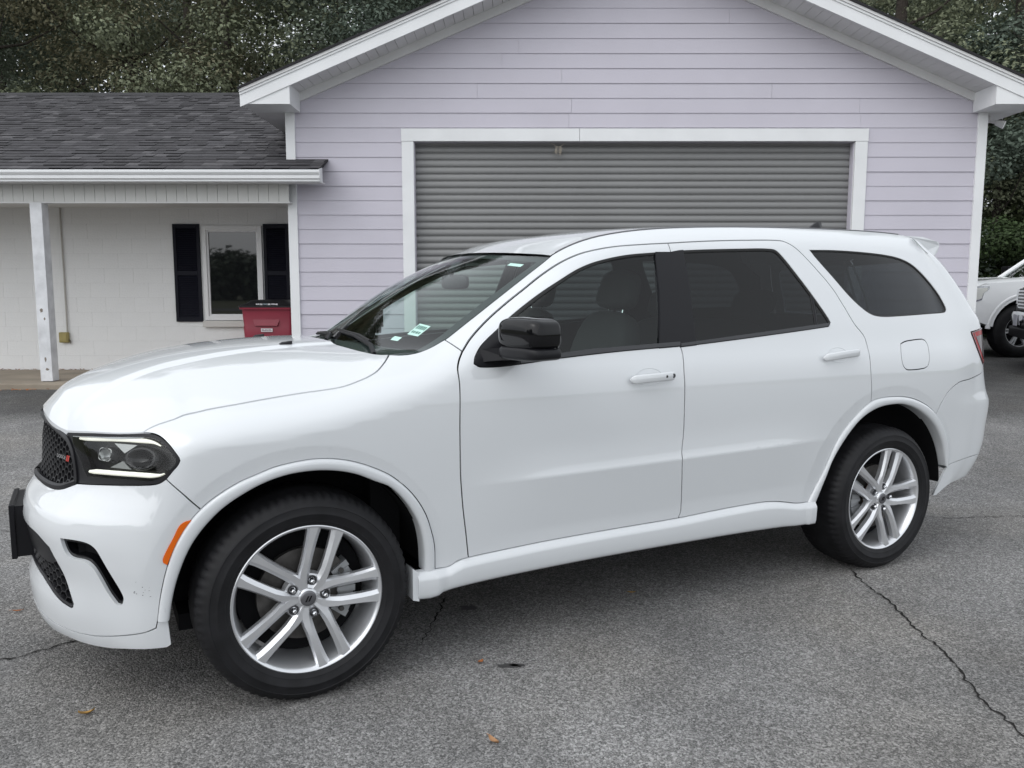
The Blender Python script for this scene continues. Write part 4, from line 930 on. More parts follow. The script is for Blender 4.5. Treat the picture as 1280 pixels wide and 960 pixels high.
# ---- windows and trims
dF, dR, dQ = loop(B['dloF']), loop(B['dloR']), loop(B['dloQ'])
def clip_line(poly, a, b, keep_pt):
    """part of a polygon on the same side of line a-b as keep_pt"""
    a, b = np.array(a), np.array(b); n = np.array([-(b - a)[1], (b - a)[0]]); s = np.sign((np.array(keep_pt) - a) @ n); d = (poly - a) @ n * s; out = []
    for i in range(len(poly)):
        j = (i + 1) % len(poly)
        if d[i] >= 0: out.append(poly[i])
        if d[i] * d[j] < 0: out.append(poly[i] + (poly[j] - poly[i]) * d[i] / (d[i] - d[j]))
    return chain(out)
belt_y = [(.6, 1.2030), (.8289, 1.2056), (1.0552, 1.2224), (1.3361, 1.2379), (1.80, 1.2540)]
belt_y2 = [(1.60, 1.2440), (2.0238, 1.2680), (2.4604, 1.3010), (2.75, 1.3240)]
for sd in (-1, 1):
    fd, rd, qp = obj['front_door', sd], obj['rear_door', sd], obj['quarter', sd]
    # front door: glass behind, black pillar cover, belt moulding, mirror sail
    ra, rb = B['glassFr']
    gl = clip_line(dF, ra, rb, (1.2, 1.4))
    panel('window_glass', gl, (), glass_fd, fd, sd, off=-.008, inset=-.012, flange=0, key='gF')
    panel('pillar_cover', clip_line(dF, ra, rb, (1.72, 1.4)), (), satin_black, fd, sd, off=.001, inset=-.0042, flange=.01, key='pF')
    bl = clip_line(clip_line(dF, belt_y[1], belt_y[2], (1.0, 1.15)), (.863, 1.1), (.863, 1.3), (1.2, 1.2))
    panel('belt_moulding', clip_line(bl, belt_y[3], belt_y[4], (1.2, 1.15)), (), grey_trim, fd, sd, off=.004, inset=.0008, flange=.012, key='bF')
    panel('mirror_sail', clip_line(dF, (.8592, 1.3666), (.8629, 1.195), (.7, 1.25)), (), satin_black, fd, sd, off=.002, inset=.001, flange=.01, key='sF')
    ribbon('window_seal', chain(between(dF, B['dloF'][0], B['dloF'][6])), .016, -.004, seal_black, fd, sd)
    # rear door
    ra, rb = B['glassRf']
    g2 = clip_line(dR, ra, rb, (2.2, 1.4))
    panel('window_glass', g2, (), glass_pr, rd, sd, off=-.008, inset=-.012, flange=0, key='gR')
    panel('pillar_cover', clip_line(dR, ra, rb, (1.74, 1.4)), (), satin_black, rd, sd, off=.001, inset=-.0042, flange=.01, key='pR')
    b2 = clip_line(dR, belt_y2[1], belt_y2[2], (2.2, 1.2))
    panel('belt_moulding', b2, (), grey_trim, rd, sd, off=.004, inset=.0008, flange=.012, key='bR')
    ribbon('window_seal', chain(between(dR, B['dloR'][1], B['dloR'][8])), .018, -.004, seal_black, rd, sd)
    ribbon('window_divider', smooth_line(B['ventR']), .022, -.004, satin_black, rd, sd)
    panel('window_glass', dQ, (), glass_pr, qp, sd, off=-.007, inset=-.004, flange=0, key='gQ')
    ribbon('window_seal', np.vstack([dQ, dQ[:1]]), .010, -.004, seal_black, qp, sd)

# ---- hood (height field between the two seams)
hs3 = P(SL['hoodseam'][:, 0], SL['hoodseam'][:, 1]); ht3 = P(SL['headtop'][:, 0], SL['headtop'][:, 1])
lead = chain(ht3[::-1][:, :2] * 1.0)  # (x,w) leading edge from the grille corner to the seam
nose_top = smooth_line([(-.828, 0.0), (-.822, .12), (-.800, .25), (-.770, .345), (-.738, .411)], .01)
# half outline as (x,w,z): nose centre -> grille corner -> headlamp top -> seam -> cowl corner -> cowl centre
nz = pchip([0, .12, .25, .345, .411], [1.012, 1.006, .990, .974, .963])
edge = [(q[0], q[1], float(nz(q[1]))) for q in nose_top] + [tuple(q) for q in ht3[::-1][1:]] + [tuple(q) for q in hs3[1:]]
edge = np.array(edge)
k_c = int(np.argmax(edge[:, 0])); cx, cw, cz = edge[-1]
zc_h = pchip([-.828, -.79, -.745, -.685, -.595, -.507, -.382, -.254, -.121, .05, .18, .27, .45], [1.012, 1.053, 1.094, 1.122, 1.151, 1.178, 1.208, 1.228, 1.242, 1.252, 1.255, 1.254, 1.247])
eo = np.argsort(edge[:, 0]); ex = edge[eo, 0]; sel = np.r_[True, np.diff(ex) > 1e-4]
wE_h = lambda x: np.interp(x, ex[sel], edge[eo, 1][sel]); zE_h = lambda x: np.interp(x, ex[sel], edge[eo, 2][sel])
def hood_z(x, w):
    we = np.maximum(wE_h(np.minimum(x, cx)), .02); q = np.abs(w) / we; zc, ze = zc_h(x), zE_h(np.minimum(x, cx))
    z = zc - (zc - ze) * (.35 * q ** 2 + .65 * q ** 3.2)
    # raised centre bulge with soft shoulders, and two shallow scoop creases
    b = sstep((.44 - .10 * (x + .8) - np.abs(w)) / .05) * sstep((x + .80) / .25)
    return z + .010 * b
rear_e = np.array([(cx - .13 * (1 - (w / cw) ** 2), w) for w in np.linspace(cw, 0, 24)[1:]])
half = chain(edge[:, :2], rear_e)
full = chain(half, (half * np.array([1, -1]))[::-1])
hz_edge = {}
oh = inset_poly(full, .0025)
gx, gw = np.meshgrid(np.arange(-.83, .45, .022), np.arange(-.82, .82, .022)); c = np.stack([gx, gw], -1).reshape(-1, 2)
c = np.concatenate([c] + [np.stack([np.linspace(-.75, .35, 60), s * (.44 - .10 * (np.linspace(-.75, .35, 60) + .8) - d)], 1) for s in (-1, 1) for d in (-.004, .01, .02, .03, .04, .054)])
c = c[in_poly(c, oh)]; c = c[dist_to(c, oh) > .007]
keep = {}
for q in c: keep.setdefault((round(q[0] / .006), round(q[1] / .005)), q)
hv, hf = triangulate(oh, [], np.array(list(keep.values())))
def hood3(v):
    z = hood_z(v[:, 0], v[:, 1]); return np.stack([v[:, 0], v[:, 1], z], 1)
def hoodn(v, e=4e-3):
    gx = (hood_z(v[:, 0] + e, v[:, 1]) - hood_z(v[:, 0] - e, v[:, 1])) / (2 * e); gy = (hood_z(v[:, 0], v[:, 1] + e) - hood_z(v[:, 0], v[:, 1] - e)) / (2 * e)
    n = np.stack([-gx, -gy, np.ones(len(v))], 1); return n / np.linalg.norm(n, axis=1, keepdims=True)
H3 = hood3(hv); n3 = np.cross(H3[hf[:, 1]] - H3[hf[:, 0]], H3[hf[:, 2]] - H3[hf[:, 0]])
HF = [tuple(t[::-1]) if a[2] < 0 else tuple(t) for t, a in zip(hf, n3)]
ring3 = hood3(oh); nrm = list(hoodn(hv)); bb = len(H3); m = len(oh)
HV = list(H3) + list(ring3) + [q - np.array([0, 0, .022]) for q in ring3]
HF += [(bb + i, bb + (i + 1) % m, bb + m + (i + 1) % m, bb + m + i) for i in range(m)]
hood = mesh('hood', HV, HF, paint, car, True, normals=nrm + [(0, 0, 0)] * (2 * m))
for (hx, hy) in ((.085, -.30), (.085, .30)):
    nb = MB(); zz = float(hood_z(np.array([hx]), np.array([hy]))[0])
    nb.add([(hx - .03, hy - .012, zz), (hx - .03, hy + .012, zz), (hx + .02, hy + .018, zz), (hx + .02, hy - .018, zz), (hx + .02, hy - .014, zz + .012), (hx + .02, hy + .014, zz + .012), (hx - .02, hy, zz + .008)],
           [(0, 1, 6), (1, 2, 5, 6), (0, 6, 4, 3), (6, 5, 4), (3, 4, 5, 2), (0, 3, 2, 1)]).build('washer_nozzle', satin_black, hood)

# ---- windscreen, cowl, roof
we3 = P(SL['wsedge'][:, 0], SL['wsedge'][:, 1]); i0 = int(np.argmin(np.abs(we3[:, 0] - .445))); we3 = we3[i0:]
tt = np.r_[0, np.cumsum(np.linalg.norm(np.diff(we3, axis=0), axis=1))]; tt /= tt[-1]
TT = np.linspace(0, 1, 36); EX, EW, EZ = (np.interp(TT, tt, we3[:, i]) for i in range(3))
CX = lerp(.315, 1.030, TT); CZ = lerp(1.195, 1.652, TT) + .050 * np.sin(math.pi * TT) + .022 * np.sin(math.pi * TT) * (1 - TT)
SS = np.linspace(-1, 1, 49)
def ws_pt(i, s, off=0.0):
    a = abs(s) ** 2.0; return (CX[i] + (EX[i] - CX[i]) * a + off * .55, EW[i] * s, CZ[i] + (EZ[i] - CZ[i]) * a - off * .83)
wsg = grid_mesh('windshield', [[ws_pt(i, s * .995, .004) for s in SS] for i in range(36)], glass_ws, car)
frit = MB()
def frit_grid(i0, i1, s0, s1, ns):
    g = [[ws_pt(i, s0 + (s1 - s0) * k / ns, .008) for k in range(ns + 1)] for i in range(i0, i1 + 1)]; b = len(frit.v); frit.v += [q for r_ in g for q in r_]; w_ = ns + 1
    for i in range(i1 - i0):
        for k in range(ns): frit.f.append((b + i * w_ + k, b + i * w_ + k + 1, b + (i + 1) * w_ + k + 1, b + (i + 1) * w_ + k))
frit_grid(0, 35, -.998, -.935, 2); frit_grid(0, 35, .935, .998, 2); frit_grid(0, 3, -.935, .935, 40); frit_grid(33, 35, -.935, .935, 40)
frit.build('windshield_band', pm('black_frit', (.010, .010, .012), rough=.5), wsg, True, fix=False)
# cowl panel under the windscreen
cow = MB(); rows = []
for t in np.linspace(-1, 1, 33):
    w_ = .745 * t; xr = cx - .13 * (1 - min(1, (abs(w_) / cw)) ** 2)
    zr = float(hood_z(np.array([xr]), np.array([w_]))[0]); p1 = ws_pt(1, t * .98, .012)
    rows.append([(xr - .04, w_, zr - .020), (xr + .02, w_, zr - .030), (lerp(xr, p1[0], .6), w_, lerp(zr, p1[2], .6) - .032), (p1[0], p1[1], p1[2] - .003)])
grid_mesh('cowl', rows, satin_black, car)
# wipers
for pts in ([(.36, -.62, 1.222), (.385, -.50, 1.250), (.400, -.22, 1.275), (.405, .02, 1.281)], [(.33, .0, 1.245), (.375, .10, 1.268), (.390, .30, 1.262), (.405, .46, 1.252)]):
    wp = MB().tube(pts, [.010, .011, .008, .006], 8).build('wiper', satin_black, car, True)
    bl = [Vector(p) + Vector((.018, 0, .004)) for p in pts[1:]]
    MB().tube([lerp(bl[0], bl[1], .3) , bl[1], bl[2], bl[2] + (bl[2] - bl[1]) * .5], .007, 6).build('wiper_blade', seal_black, wp, True)
# roof panel
rx = np.concatenate([np.linspace(1.163, 1.6, 16), np.linspace(1.65, 3.56, 40)])
def roof_c(x): return float(pchip([1.03, 1.2, 1.4, 1.7, 2.1, 2.6, 3.2, 3.56, 3.72], [1.655, 1.712, 1.748, 1.783, 1.803, 1.815, 1.813, 1.802, 1.785])(x))
RG = []
for i, x in enumerate(rx):
    row = []; e = wE(x) + 0.0; wz = P([x], [float(zE(x)) - .001])[0]; e, ze = wz[1], wz[2]
    for s in np.linspace(-1, 1, 41):
        # front edge bows forward to the windscreen header
        a = s * s; k = max(0, 1 - i / 15); dx = -.133 * (1 - a) * k * k; xx = x + dx
        zc = roof_c(xx); zz = zc - (zc - ze) * (.55 * a + .45 * abs(s) ** 6); x_f = 1.03 + .126 * a; z_f = 1.656 - .029 * a + .30 * (xx - x_f); kk = float(sstep((xx - x_f) / .34)); row.append((xx, e * s, lerp(z_f, zz, kk) if abs(s) < .999 else ze))
    RG.append(row)
roof = grid_mesh('roof', RG, paint, car)
rail = MB()
for sd in (-1, 1):
    ln = [];
    for x in np.linspace(1.19, 3.50, 60):
        q = P([x], [float(zE(x)) - .001])[0]; ln.append((x, sd * (q[1] + .002), q[2] + .0005))
    MB().tube(ln, .0034, 6).build('roof_ditch_trim', pm('grey_ditch_strip', (.16, .16, .17), rough=.5), roof, True)
# antenna fin
fin = []
for t, hw, h in ((0, .004, .004), (.25, .018, .020), (.55, .026, .044), (.8, .026, .062), (.95, .022, .064), (1, .010, .012)):
    x = 3.33 + .19 * t; zb = roof_c(x) - .012; h *= 1.75; hw *= 1.5; fin.append([(x, -hw, zb), (x, -hw * .75, zb + h * .6), (x, -hw * .25, zb + h), (x, hw * .25, zb + h), (x, hw * .75, zb + h * .6), (x, hw, zb)])
grid_mesh('antenna_fin', fin, pm('fin_black', (.010, .010, .012), rough=.35, spec=.25), roof)
# spoiler over the liftgate
sp = []
for s in np.linspace(-1, 1, 41):
    a = abs(s); w_ = .650 * s; x1 = 3.812 - .040 * a ** 4; zt = 1.782 - .030 * a ** 2.5; tk = 1 + .15 * a ** 4
    sp.append([(3.46, w_ * .86, 1.780 - .022 * a ** 4), (3.55, w_ * .90, 1.803 - .018 * a ** 4), (3.66, w_ * .955, 1.800 - .020 * a ** 3), (x1 - .03, w_, zt + .004), (x1 - .004, w_, zt - .006), (x1, w_, zt - .016 * tk), (x1 - .010, w_ * .995, zt - .050 * tk), (x1 - .05, w_ * .985, zt - .090 * tk), (3.66, w_ * .94, 1.69), (3.56, w_ * .88, 1.71)])
spo = grid_mesh('spoiler', sp, paint, car)
MB().box(3.44, 3.72, -.57, .57, 1.66, 1.765, .02).build('spoiler_mount', paint, spo)
for e in (sp[0], sp[-1]): mesh('spoiler_end', e, [tuple(range(len(e)))], paint, spo)

# ---- wheel arch flares
def flare(name, lo, li, parent, sd, ret=.06):
    a, b = smooth_line(lo, .02), smooth_line(li, .02); n = 90
    rs = lambda l: np.stack([np.interp(np.linspace(0, 1, n), np.r_[0, np.cumsum(np.hypot(*np.diff(l, axis=0).T))] / np.hypot(*np.diff(l, axis=0).T).sum(), l[:, i]) for i in (0, 1)], 1)
    a, b = rs(a), rs(b); rows = []
    for t, h in ((0, -.010), (0.02, .004), (.08, .009), (.2, .0125), (.4, .0150), (.6, .0155), (.8, .0145), (.93, .0105), (1.0, .003)):
        rows.append(loft_pt(a + (b - a) * t, h, sd))
    last = rows[-1]; q = last.copy(); q[:, 1] -= sd * ret * .5; rows.append(q); q2 = q.copy(); q2[:, 1] -= sd * ret * .5; rows.append(q2)
    return grid_mesh(name, np.stack(rows, 1), paint, parent)
for sd in (-1, 1):
    flare('wheel_arch', B['flareFo'], B['flareFi'], car, sd); flare('wheel_arch', B['flareRo'], B['flareRi'], car, sd)
    mk = panel('side_marker', loop(B['marker']), (), amber, obj['front_bumper', 0], sd, off=.004, inset=.001, flange=.014, key='mk')

# ---- rocker panels
zt_f = lambda x: np.interp(x, rock[:, 0], rock[:, 1])
zb_f = pchip([.40, .46, .56, .80, 1.29, 1.9, 2.3, 2.40, 2.53], [.300, .296, .318, .330, .337, .334, .325, .318, .312])
for sd in (-1, 1):
    G = []
    for x in np.concatenate([[.415], np.linspace(.418, .50, 8), np.linspace(.52, 2.40, 70), np.linspace(2.42, 2.535, 8)]):
        zt = float(zt_f(min(max(x, .50), 2.48))); zb = float(zb_f(x)); ws = float(P([x], [zt])[0, 1]); f_ = 1 - .25 * float(sstep((x - 2.2) / .3))
        wt = ws if .50 < x < 2.47 else ws + .012
        row = [(wt - .03, zt - .001), (wt - .001, zt - .001), (wt + .004, zt - .003), (wt + .017 * f_, zt - .019), (wt + .0215 * f_, zt - .025), (wt + .0225 * f_, zt - .034), (wt + .018 * f_, zb + .022), (wt + .014 * f_, zb + .009), (wt + .008, zb + .001), (wt - .10, zb - .004)]
        G.append([(x, sd * w_, z_) for w_, z_ in row])
    rk = grid_mesh('rocker_panel', G, paint, car)
    for e in (G[0], G[-1]): mesh('end_cap', e, [tuple(range(len(e)))], paint, rk)
    rk.data.update()
    # bolted edge tab of the front end of the sill
    MB().prism([(.395, .300), (.420, .292), (.420, .405), (.395, .425)], sd * .855, sd * .930).build('splash_tab', paint, rk)

# ---- inner shell, wheel wells, floor (dark, so gaps read as gaps)
shell_poly = chain([(-.36, 1.00), (-.36, .86)], [(.56*math.cos(a), .385+.56*math.sin(a)) for a in np.linspace(R(128), R(8), 34)], [(.57, .44), (2.42, .44)], [(3.042+.61*math.cos(a), .385+.60*math.sin(a)) for a in np.linspace(R(172), R(14), 34)], [(3.68, .56), (4.5, .60), (4.5, .95), (3.92, 1.00), (3.92, 1.58), (3.50, 1.68)], [(u, float(zE(u)) - .02) for u in np.arange(3.4, .2, -.06)], [(u, float(zE(u)) - .035) for u in np.arange(.1, -.34, -.06)])
for sd in (-1, 1):
    panel('inner_shell', shell_poly, (inset_poly(dF, .004), inset_poly(dR, .004), inset_poly(dQ, .004)), matte_black, car, sd, off=-.020, inset=0, flange=0, step=.06, key='shell')
    for cx_, rr in ((0.0, .472), (3.042, .512)):
        G = []
        for a in np.linspace(R(2), R(178), 40):
            G.append([(cx_ + rr * math.cos(a), sd * y, .385 + rr * math.sin(a)) for y in (.885, .80, .62)] )
        G = [g + [(cx_ + .02 * math.cos(0), sd * .615, .40)] for g in G]
        grid_mesh('wheel_liner', G, matte_black, car)
MB().box(-.42, 3.55, -.74, .74, .27, .33).build('floor_pan', matte_black, car)
MB().box(-.76, -.50, -.40, .40, .27, .74).box(-.72, -.48, -.62, .62, .30, .62).box(-.50, .30, -.60, .60, .33, .95).box(.30, .42, -.72, .72, .33, 1.12).build('firewall', matte_black, car)

# ---- front end: grille, lower grille, vents, lamps, plate bracket
def bezel_fill(name, poly_, off, mat, parent, both=True, flange=0.0, step=.03, sd=-1):
    return panel(name, poly_, (), mat, parent, sd, off=off, inset=0, flange=flange, both=both, step=step)
gr_out = chain(SL['griR'], grille_low, [(UC0, .745), (UC0, 1.000)], [(-1.40, .995), (-1.27, .983), (-1.17, .966), (-1.135, .958)])
gr_in = inset_poly(gr_out, .020); gr_in[:, 0] = np.where(gr_in[:, 0] < UC0 + .03, UC0, gr_in[:, 0])
gr_in = chain([q for q in gr_in])
def hole_both(name, outer, inner, off, mat, parent, fl):
    # ring built as a loft between two matching loops, open at the centre line
    n = 120
    def rs(l):
        l = np.vstack([l, l[:1]]); d = np.r_[0, np.cumsum(np.hypot(*np.diff(l, axis=0).T))]; return np.stack([np.interp(np.linspace(0, d[-1], n), d, l[:, i]) for i in (0, 1)], 1)
    a = rs(outer); objs = []
    m_ = MB()
    for sd in (-1, 1):
        rows = [loft_pt(a, off - fl, sd), loft_pt(a, off, sd)]
        b = a + (rs(inner) - a) * 1.0
        rows += [loft_pt(a + (b - a) * .5, off + .004, sd), loft_pt(b, off - .002, sd), loft_pt(b, off - .03, sd)]
        G = np.stack(rows, 1); k = len(m_.v); m_.v += [tuple(q) for q in G.reshape(-1, 3)]; w_ = G.shape[1]
        for i in range(n - 1):
            if abs(a[i, 0] - UC0) < .012 and abs(a[i + 1, 0] - UC0) < .012: continue
            for j in range(w_ - 1): m_.f.append((k + i * w_ + j, k + (i + 1) * w_ + j, k + (i + 1) * w_ + j + 1, k + i * w_ + j + 1))
    return m_.build(name, mat, parent, True, fix=False)
def shrink(p, d, lock=True):
    q = inset_poly(p, d)
    if lock: q[p[:, 0] < UC0 + .004, 0] = UC0
    return q
gr_in = shrink(gr_out, .020)
grille = hole_both('grille', gr_out, gr_in, .004, satin_black, car, .03)
bezel_fill('grille_backing', gr_out, -.045, matte_black, grille, flange=.0)
def lattice(name, poly_, off, cell, r, mat, parent, squash=1.0, depth=.014):
    """hexagonal bar mesh laid on the body surface"""
    m_ = MB(); s = cell / math.sqrt(3); seen = set(); lo, hi = poly_.min(0), poly_.max(0); segs = []
    for i in range(-1, int((hi[0] - lo[0]) / (1.5 * s)) + 3):
        for j in range(-1, int((hi[1] - lo[1]) / (cell * squash)) + 3):
            cx_ = lo[0] + i * 1.5 * s; cz_ = lo[1] + (j + .5 * (i % 2)) * cell * squash
            pts = [(cx_ + s * math.cos(k * math.pi / 3), cz_ + s * squash * math.sin(k * math.pi / 3)) for k in range(6)]
            for k in range(6):
                a, b = pts[k], pts[(k + 1) % 6]; mid = (round((a[0] + b[0]) * 200), round((a[1] + b[1]) * 200))
                if mid in seen: continue
                seen.add(mid); segs.append((a, b))
    A = np.array([q[0] for q in segs]); Bq = np.array([q[1] for q in segs]); k = in_poly((A + Bq) / 2, poly_); A, Bq = A[k], Bq[k]
    A[:, 0] = np.maximum(A[:, 0], UC0); Bq[:, 0] = np.maximum(Bq[:, 0], UC0)
    d = Bq - A; d /= np.linalg.norm(d, axis=1, keepdims=True) + 1e-9; nn = np.stack([-d[:, 1], d[:, 0]], 1) * r
    for sd in (-1, 1):
        pa = [loft_pt(A + nn * s_, off + h, sd) for s_, h in ((-1.5, -depth), (-.55, 0), (.55, 0), (1.5, -depth))]; pb = [loft_pt(Bq + nn * s_, off + h, sd) for s_, h in ((-1.5, -depth), (-.55, 0), (.55, 0), (1.5, -depth))]
        for i in range(len(A)):
            m_.add([pa[j][i] for j in range(4)] + [pb[j][i] for j in range(4)], [(0, 1, 5, 4), (1, 2, 6, 5), (2, 3, 7, 6)])
    return m_.build(name, mat, parent, False, fix=False)
mesh_mat = pm('grille_mesh_black', (.011, .011, .013), rough=.32)
lattice('grille_mesh', gr_in, -.010, .034, .0032, mesh_mat, grille, .82)
# lower grille
lg = chain(lg_up[::-1], lgr_side, lg_lo, [(UC0, .60)])
bezel_fill('lower_grille_backing', lg, -.024, matte_black, obj['front_bumper', 0], flange=0)
lgr = lattice('lower_grille', lg, -.008, .040, .0034, mesh_mat, obj['front_bumper', 0], .75)
for sd in (-1, 1): ribbon('lower_grille_rim', chain(lgr_side[::-1], lg_lo) if False else chain(lgr_side, lg_lo), .016, -.003, satin_black, obj['front_bumper', 0], sd, .006)
topbar = chain(smooth_line([(-1.0021, .5696), (-1.10, .60), (-1.25, .605), (UC0, .605)]), [(UC0, .50)], smooth_line([(UC0, .50), (-1.2, .505), (-1.06, .50), (-.972, .520)]))
bezel_fill('lower_grille_bar', topbar, -.004, satin_black, obj['front_bumper', 0], flange=.03)
for sd in (-1, 1):
    v_ = loop(B['vent']); fr_ = panel('bumper_vent', v_, (inset_poly(v_, .010),), gloss_black, obj['front_bumper', 0], sd, off=-.012, inset=-.002, hole_inset=0, flange=.03, key='vr')
    panel('vent_back', v_, (), matte_black, obj['front_bumper', 0], sd, off=-.045, inset=-.004, flange=0, key='vb')
# headlamps
hl = chain(between(SL['headl'], B['headl'][0], B['headl'][-1]), SL['headtop'], SL['griR'][1:], rev(SL['headbot']))
hl_in = inset_poly(hl, .012)
lens_poly = loop([(-.4955, .8720), (-.452, .9040), (-.4520, .9210), (-.5030, .9520), (-.5500, .9740), (-.5980, .9840), (-.6600, .9860), (-.90, .9690), (-1.070, .9540), (-1.040, .918), (-.990, .880), (-.945, .838), (-.93, .826), (-.66, .844), (-.545, .850)], corner=35)
for sd in (-1, 1):
    hlo = panel('headlamp', hl, (lens_poly,), satin_black, car, sd, off=-.002, inset=.0015, hole_inset=0, flange=.03, key='hlb')
    panel('lamp_recess', lens_poly, (), pm('lamp_black', (.008, .008, .009), rough=.35, spec=.3) if sd < 0 else satin_black, hlo, sd, off=-.055, inset=-.01, flange=-.0, key='hlr')
    panel('lamp_lens', lens_poly, (), clear_lens, hlo, sd, off=.0, inset=-.001, flange=0, key='hll')
    dU = smooth_line([(-1.030, .9500), (-.93, .9585), (-.7998, .9690), (-.6594, .9760), (-.60, .9740), (-.555, .9640)]); dL = smooth_line([(-.935, .8420), (-.8648, .8485), (-.6784, .8600), (-.5401, .8660), (-.5050, .8740)])
    wU = np.interp(np.linspace(0, 1, len(dU)), [0, .08, .8, 1], [.010, .0155, .0155, .004]); wL = np.interp(np.linspace(0, 1, len(dL)), [0, .08, .8, 1], [.010, .0165, .0165, .004])
    ribbon('running_light', dU, wU, -.012, drl, hlo, sd, .008); ribbon('running_light', dL, wL, -.012, drl, hlo, sd, .008)
    for zc_, up in ((.955, -1), (.872, 1)):   # pointed silver fins between the two lamp bowls
        t3 = [(-.80, zc_), (-.68, zc_ + .004), (-.735, zc_ + up * .028)]
        a = loft_pt(np.array(t3), -.012, sd); b = loft_pt(np.array(t3), -.045, sd); MB().add(list(a) + list(b), [(0, 1, 2), (3, 5, 4), (0, 3, 4, 1), (1, 4, 5, 2), (2, 5, 3, 0)]).build('lamp_fin', lamp_silver, hlo)
    for (u_, z_, ru, rz_, mt, nm) in ((-.845, .912, .034, .020, lamp_silver, 'lamp_bowl'), (-.645, .915, .066, .030, gloss_black, 'lamp_projector')):
        rows = []
        for rr_, of in ((1.15, -.012), (1.0, -.010), (.92, -.030), (.55, -.046), (.02, -.050)):
            a = np.linspace(0, 2 * math.pi, 33); pw = .45 if nm == 'lamp_bowl' else .8; rows.append(loft_pt(np.stack([u_ + ru * rr_ * np.sign(np.cos(a)) * np.abs(np.cos(a)) ** pw, z_ + rz_ * rr_ * np.sign(np.sin(a)) * np.abs(np.sin(a)) ** pw], 1), of, sd))
        grid_mesh(nm, np.stack(rows, 1), mt if nm != 'lamp_bowl' else lamp_silver, hlo)
        rows = []
        for rr_, of in ((1.35, -.04), (1.30, -.014), (1.12, -.010), (1.0, -.012)):
            a = np.linspace(0, 2 * math.pi, 33); rows.append(loft_pt(np.stack([u_ + ru * rr_ * np.cos(a), z_ + rz_ * rr_ * np.sin(a)], 1), of, sd))
        grid_mesh('lamp_ring', np.stack(rows, 1), pm('lamp_ring_grey', (.012, .012, .013), rough=.3, spec=.3) if sd < 0 else grey_trim, hlo)
# maker's name and two slashes on the grille
def surf_text(txt, u0, z0, size, off, mat, parent, name, shear=0.0):
    cu = bpy.data.curves.new('txt', 'FONT'); cu.body = txt; cu.size = size; cu.extrude = .0; to = bpy.data.objects.new('txt', cu); col.objects.link(to)
    me = to.to_mesh(); v = np.array([q.co[:] for q in me.vertices]); f = [tuple(q.vertices) for q in me.polygons]; to.to_mesh_clear(); bpy.data.objects.remove(to)
    uz = np.stack([u0 + v[:, 0] * 1.25 + shear * v[:, 1], z0 + v[:, 1]], 1); mesh(name, loft_pt(uz, off, -1), f, mat, parent); return uz[:, 0].max()
ue = surf_text('DODGE', -1.165, .866, .018, .005, pm('badge_silver', (.50, .50, .51), rough=.4, metal=.5), grille, 'badge_lettering')
for k in range(2):
    q = np.array([(ue + .008 + .013 * k, .862), (ue + .017 + .013 * k, .862), (ue + .025 + .013 * k, .884), (ue + .016 + .013 * k, .884)]); mesh('badge_slash', loft_pt(q, .007, -1), [(0, 1, 2, 3)], pm('badge_red', (.45, .03, .02), rough=.4), grille)
# scuffs on the bumper corner
rsc = random.Random(21); scm = pm('scuff_dark', (.05, .05, .055), rough=.8)
for k in range(11):
    u_, z_ = -.600 + .085 * rsc.random(), .468 + .02 * rsc.gauss(0, .55); l_ = rsc.uniform(.002, .007)
    mesh('scuff', loft_pt(np.array([(u_, z_), (u_ + l_, z_ + rsc.uniform(-.002, .003)), (u_ + l_, z_ + .0022), (u_, z_ + .0014)]), .0006, -1), [(0, 1, 2, 3)], scm, obj['front_bumper', 0])
# licence plate bracket on the nose
MB().box(-.958, -.938, -.155, .155, .440, .655, .004).box(-.942, -.86, -.148, .148, .447, .648).build('plate_bracket', satin_black, car)

# ---- door handles
def handle(parent, u0, u1, z0, z1, sd, lock):
    n = 22; rows = []
    for k in range(n):
        t = k / (n - 1); c = np.array([[lerp(u0, u1, t), lerp(z0, z1, t)]]); h = .019 * min(1, math.sqrt(max(1e-4, min(t, 1 - t)) * 14)); lift = .012 + .026 * math.sin(math.pi * min(1, max(0, t))) ** .6
        q, nn = loft_pt(c, 0, sd, True); q, nn = q[0], nn[0]; ring = []
        for a in np.linspace(0, 2 * math.pi, 13)[:-1]:
            sx = abs(math.cos(a)) ** .7 * math.copysign(1, math.cos(a)); sy = abs(math.sin(a)) ** .7 * math.copysign(1, math.sin(a))
            ring.append(q + nn * (lift + .008 * sx * min(1, 8 * t + .2, 8 * (1 - t) + .2)) + np.array([0, 0, 1]) * h * sy)
        rows.append(ring + [ring[0]])
    h_ = grid_mesh('door_handle', rows, paint, parent)
    cup = []
    cu, cz_ = lerp(u0, u1, .46), lerp(z0, z1, .46)
    for rr_, of in ((1.0, .0012), (.9, -.004), (.6, -.016), (.05, -.020)):
        a = np.linspace(0, 2 * math.pi, 33); cup.append(loft_pt(np.stack([cu + .070 * rr_ * np.cos(a), cz_ + .006 + .036 * rr_ * np.sin(a)], 1), of, sd))
    grid_mesh('handle_cup', np.stack(cup, 1), paint, parent)
    if lock:
        for uu, rr_, mt in ((lerp(u0, u1, .72), .006, seal_black), (lerp(u0, u1, .90), .010, grey_trim)):
            zz = lerp(z0, z1, (uu - u0) / (u1 - u0)); q, nn = loft_pt(np.array([[uu, zz]]), 0, sd, True); q, nn = q[0], nn[0]; lf = .012 + .026 * math.sin(math.pi * (uu - u0) / (u1 - u0)) ** .6 + .0085
            a = np.linspace(0, 2 * math.pi, 17)[:-1]; mesh('lock_button', [q + nn * lf + np.array([math.cos(t), 0, math.sin(t)]) * rr_ for t in a], [tuple(range(16))], mt, parent)
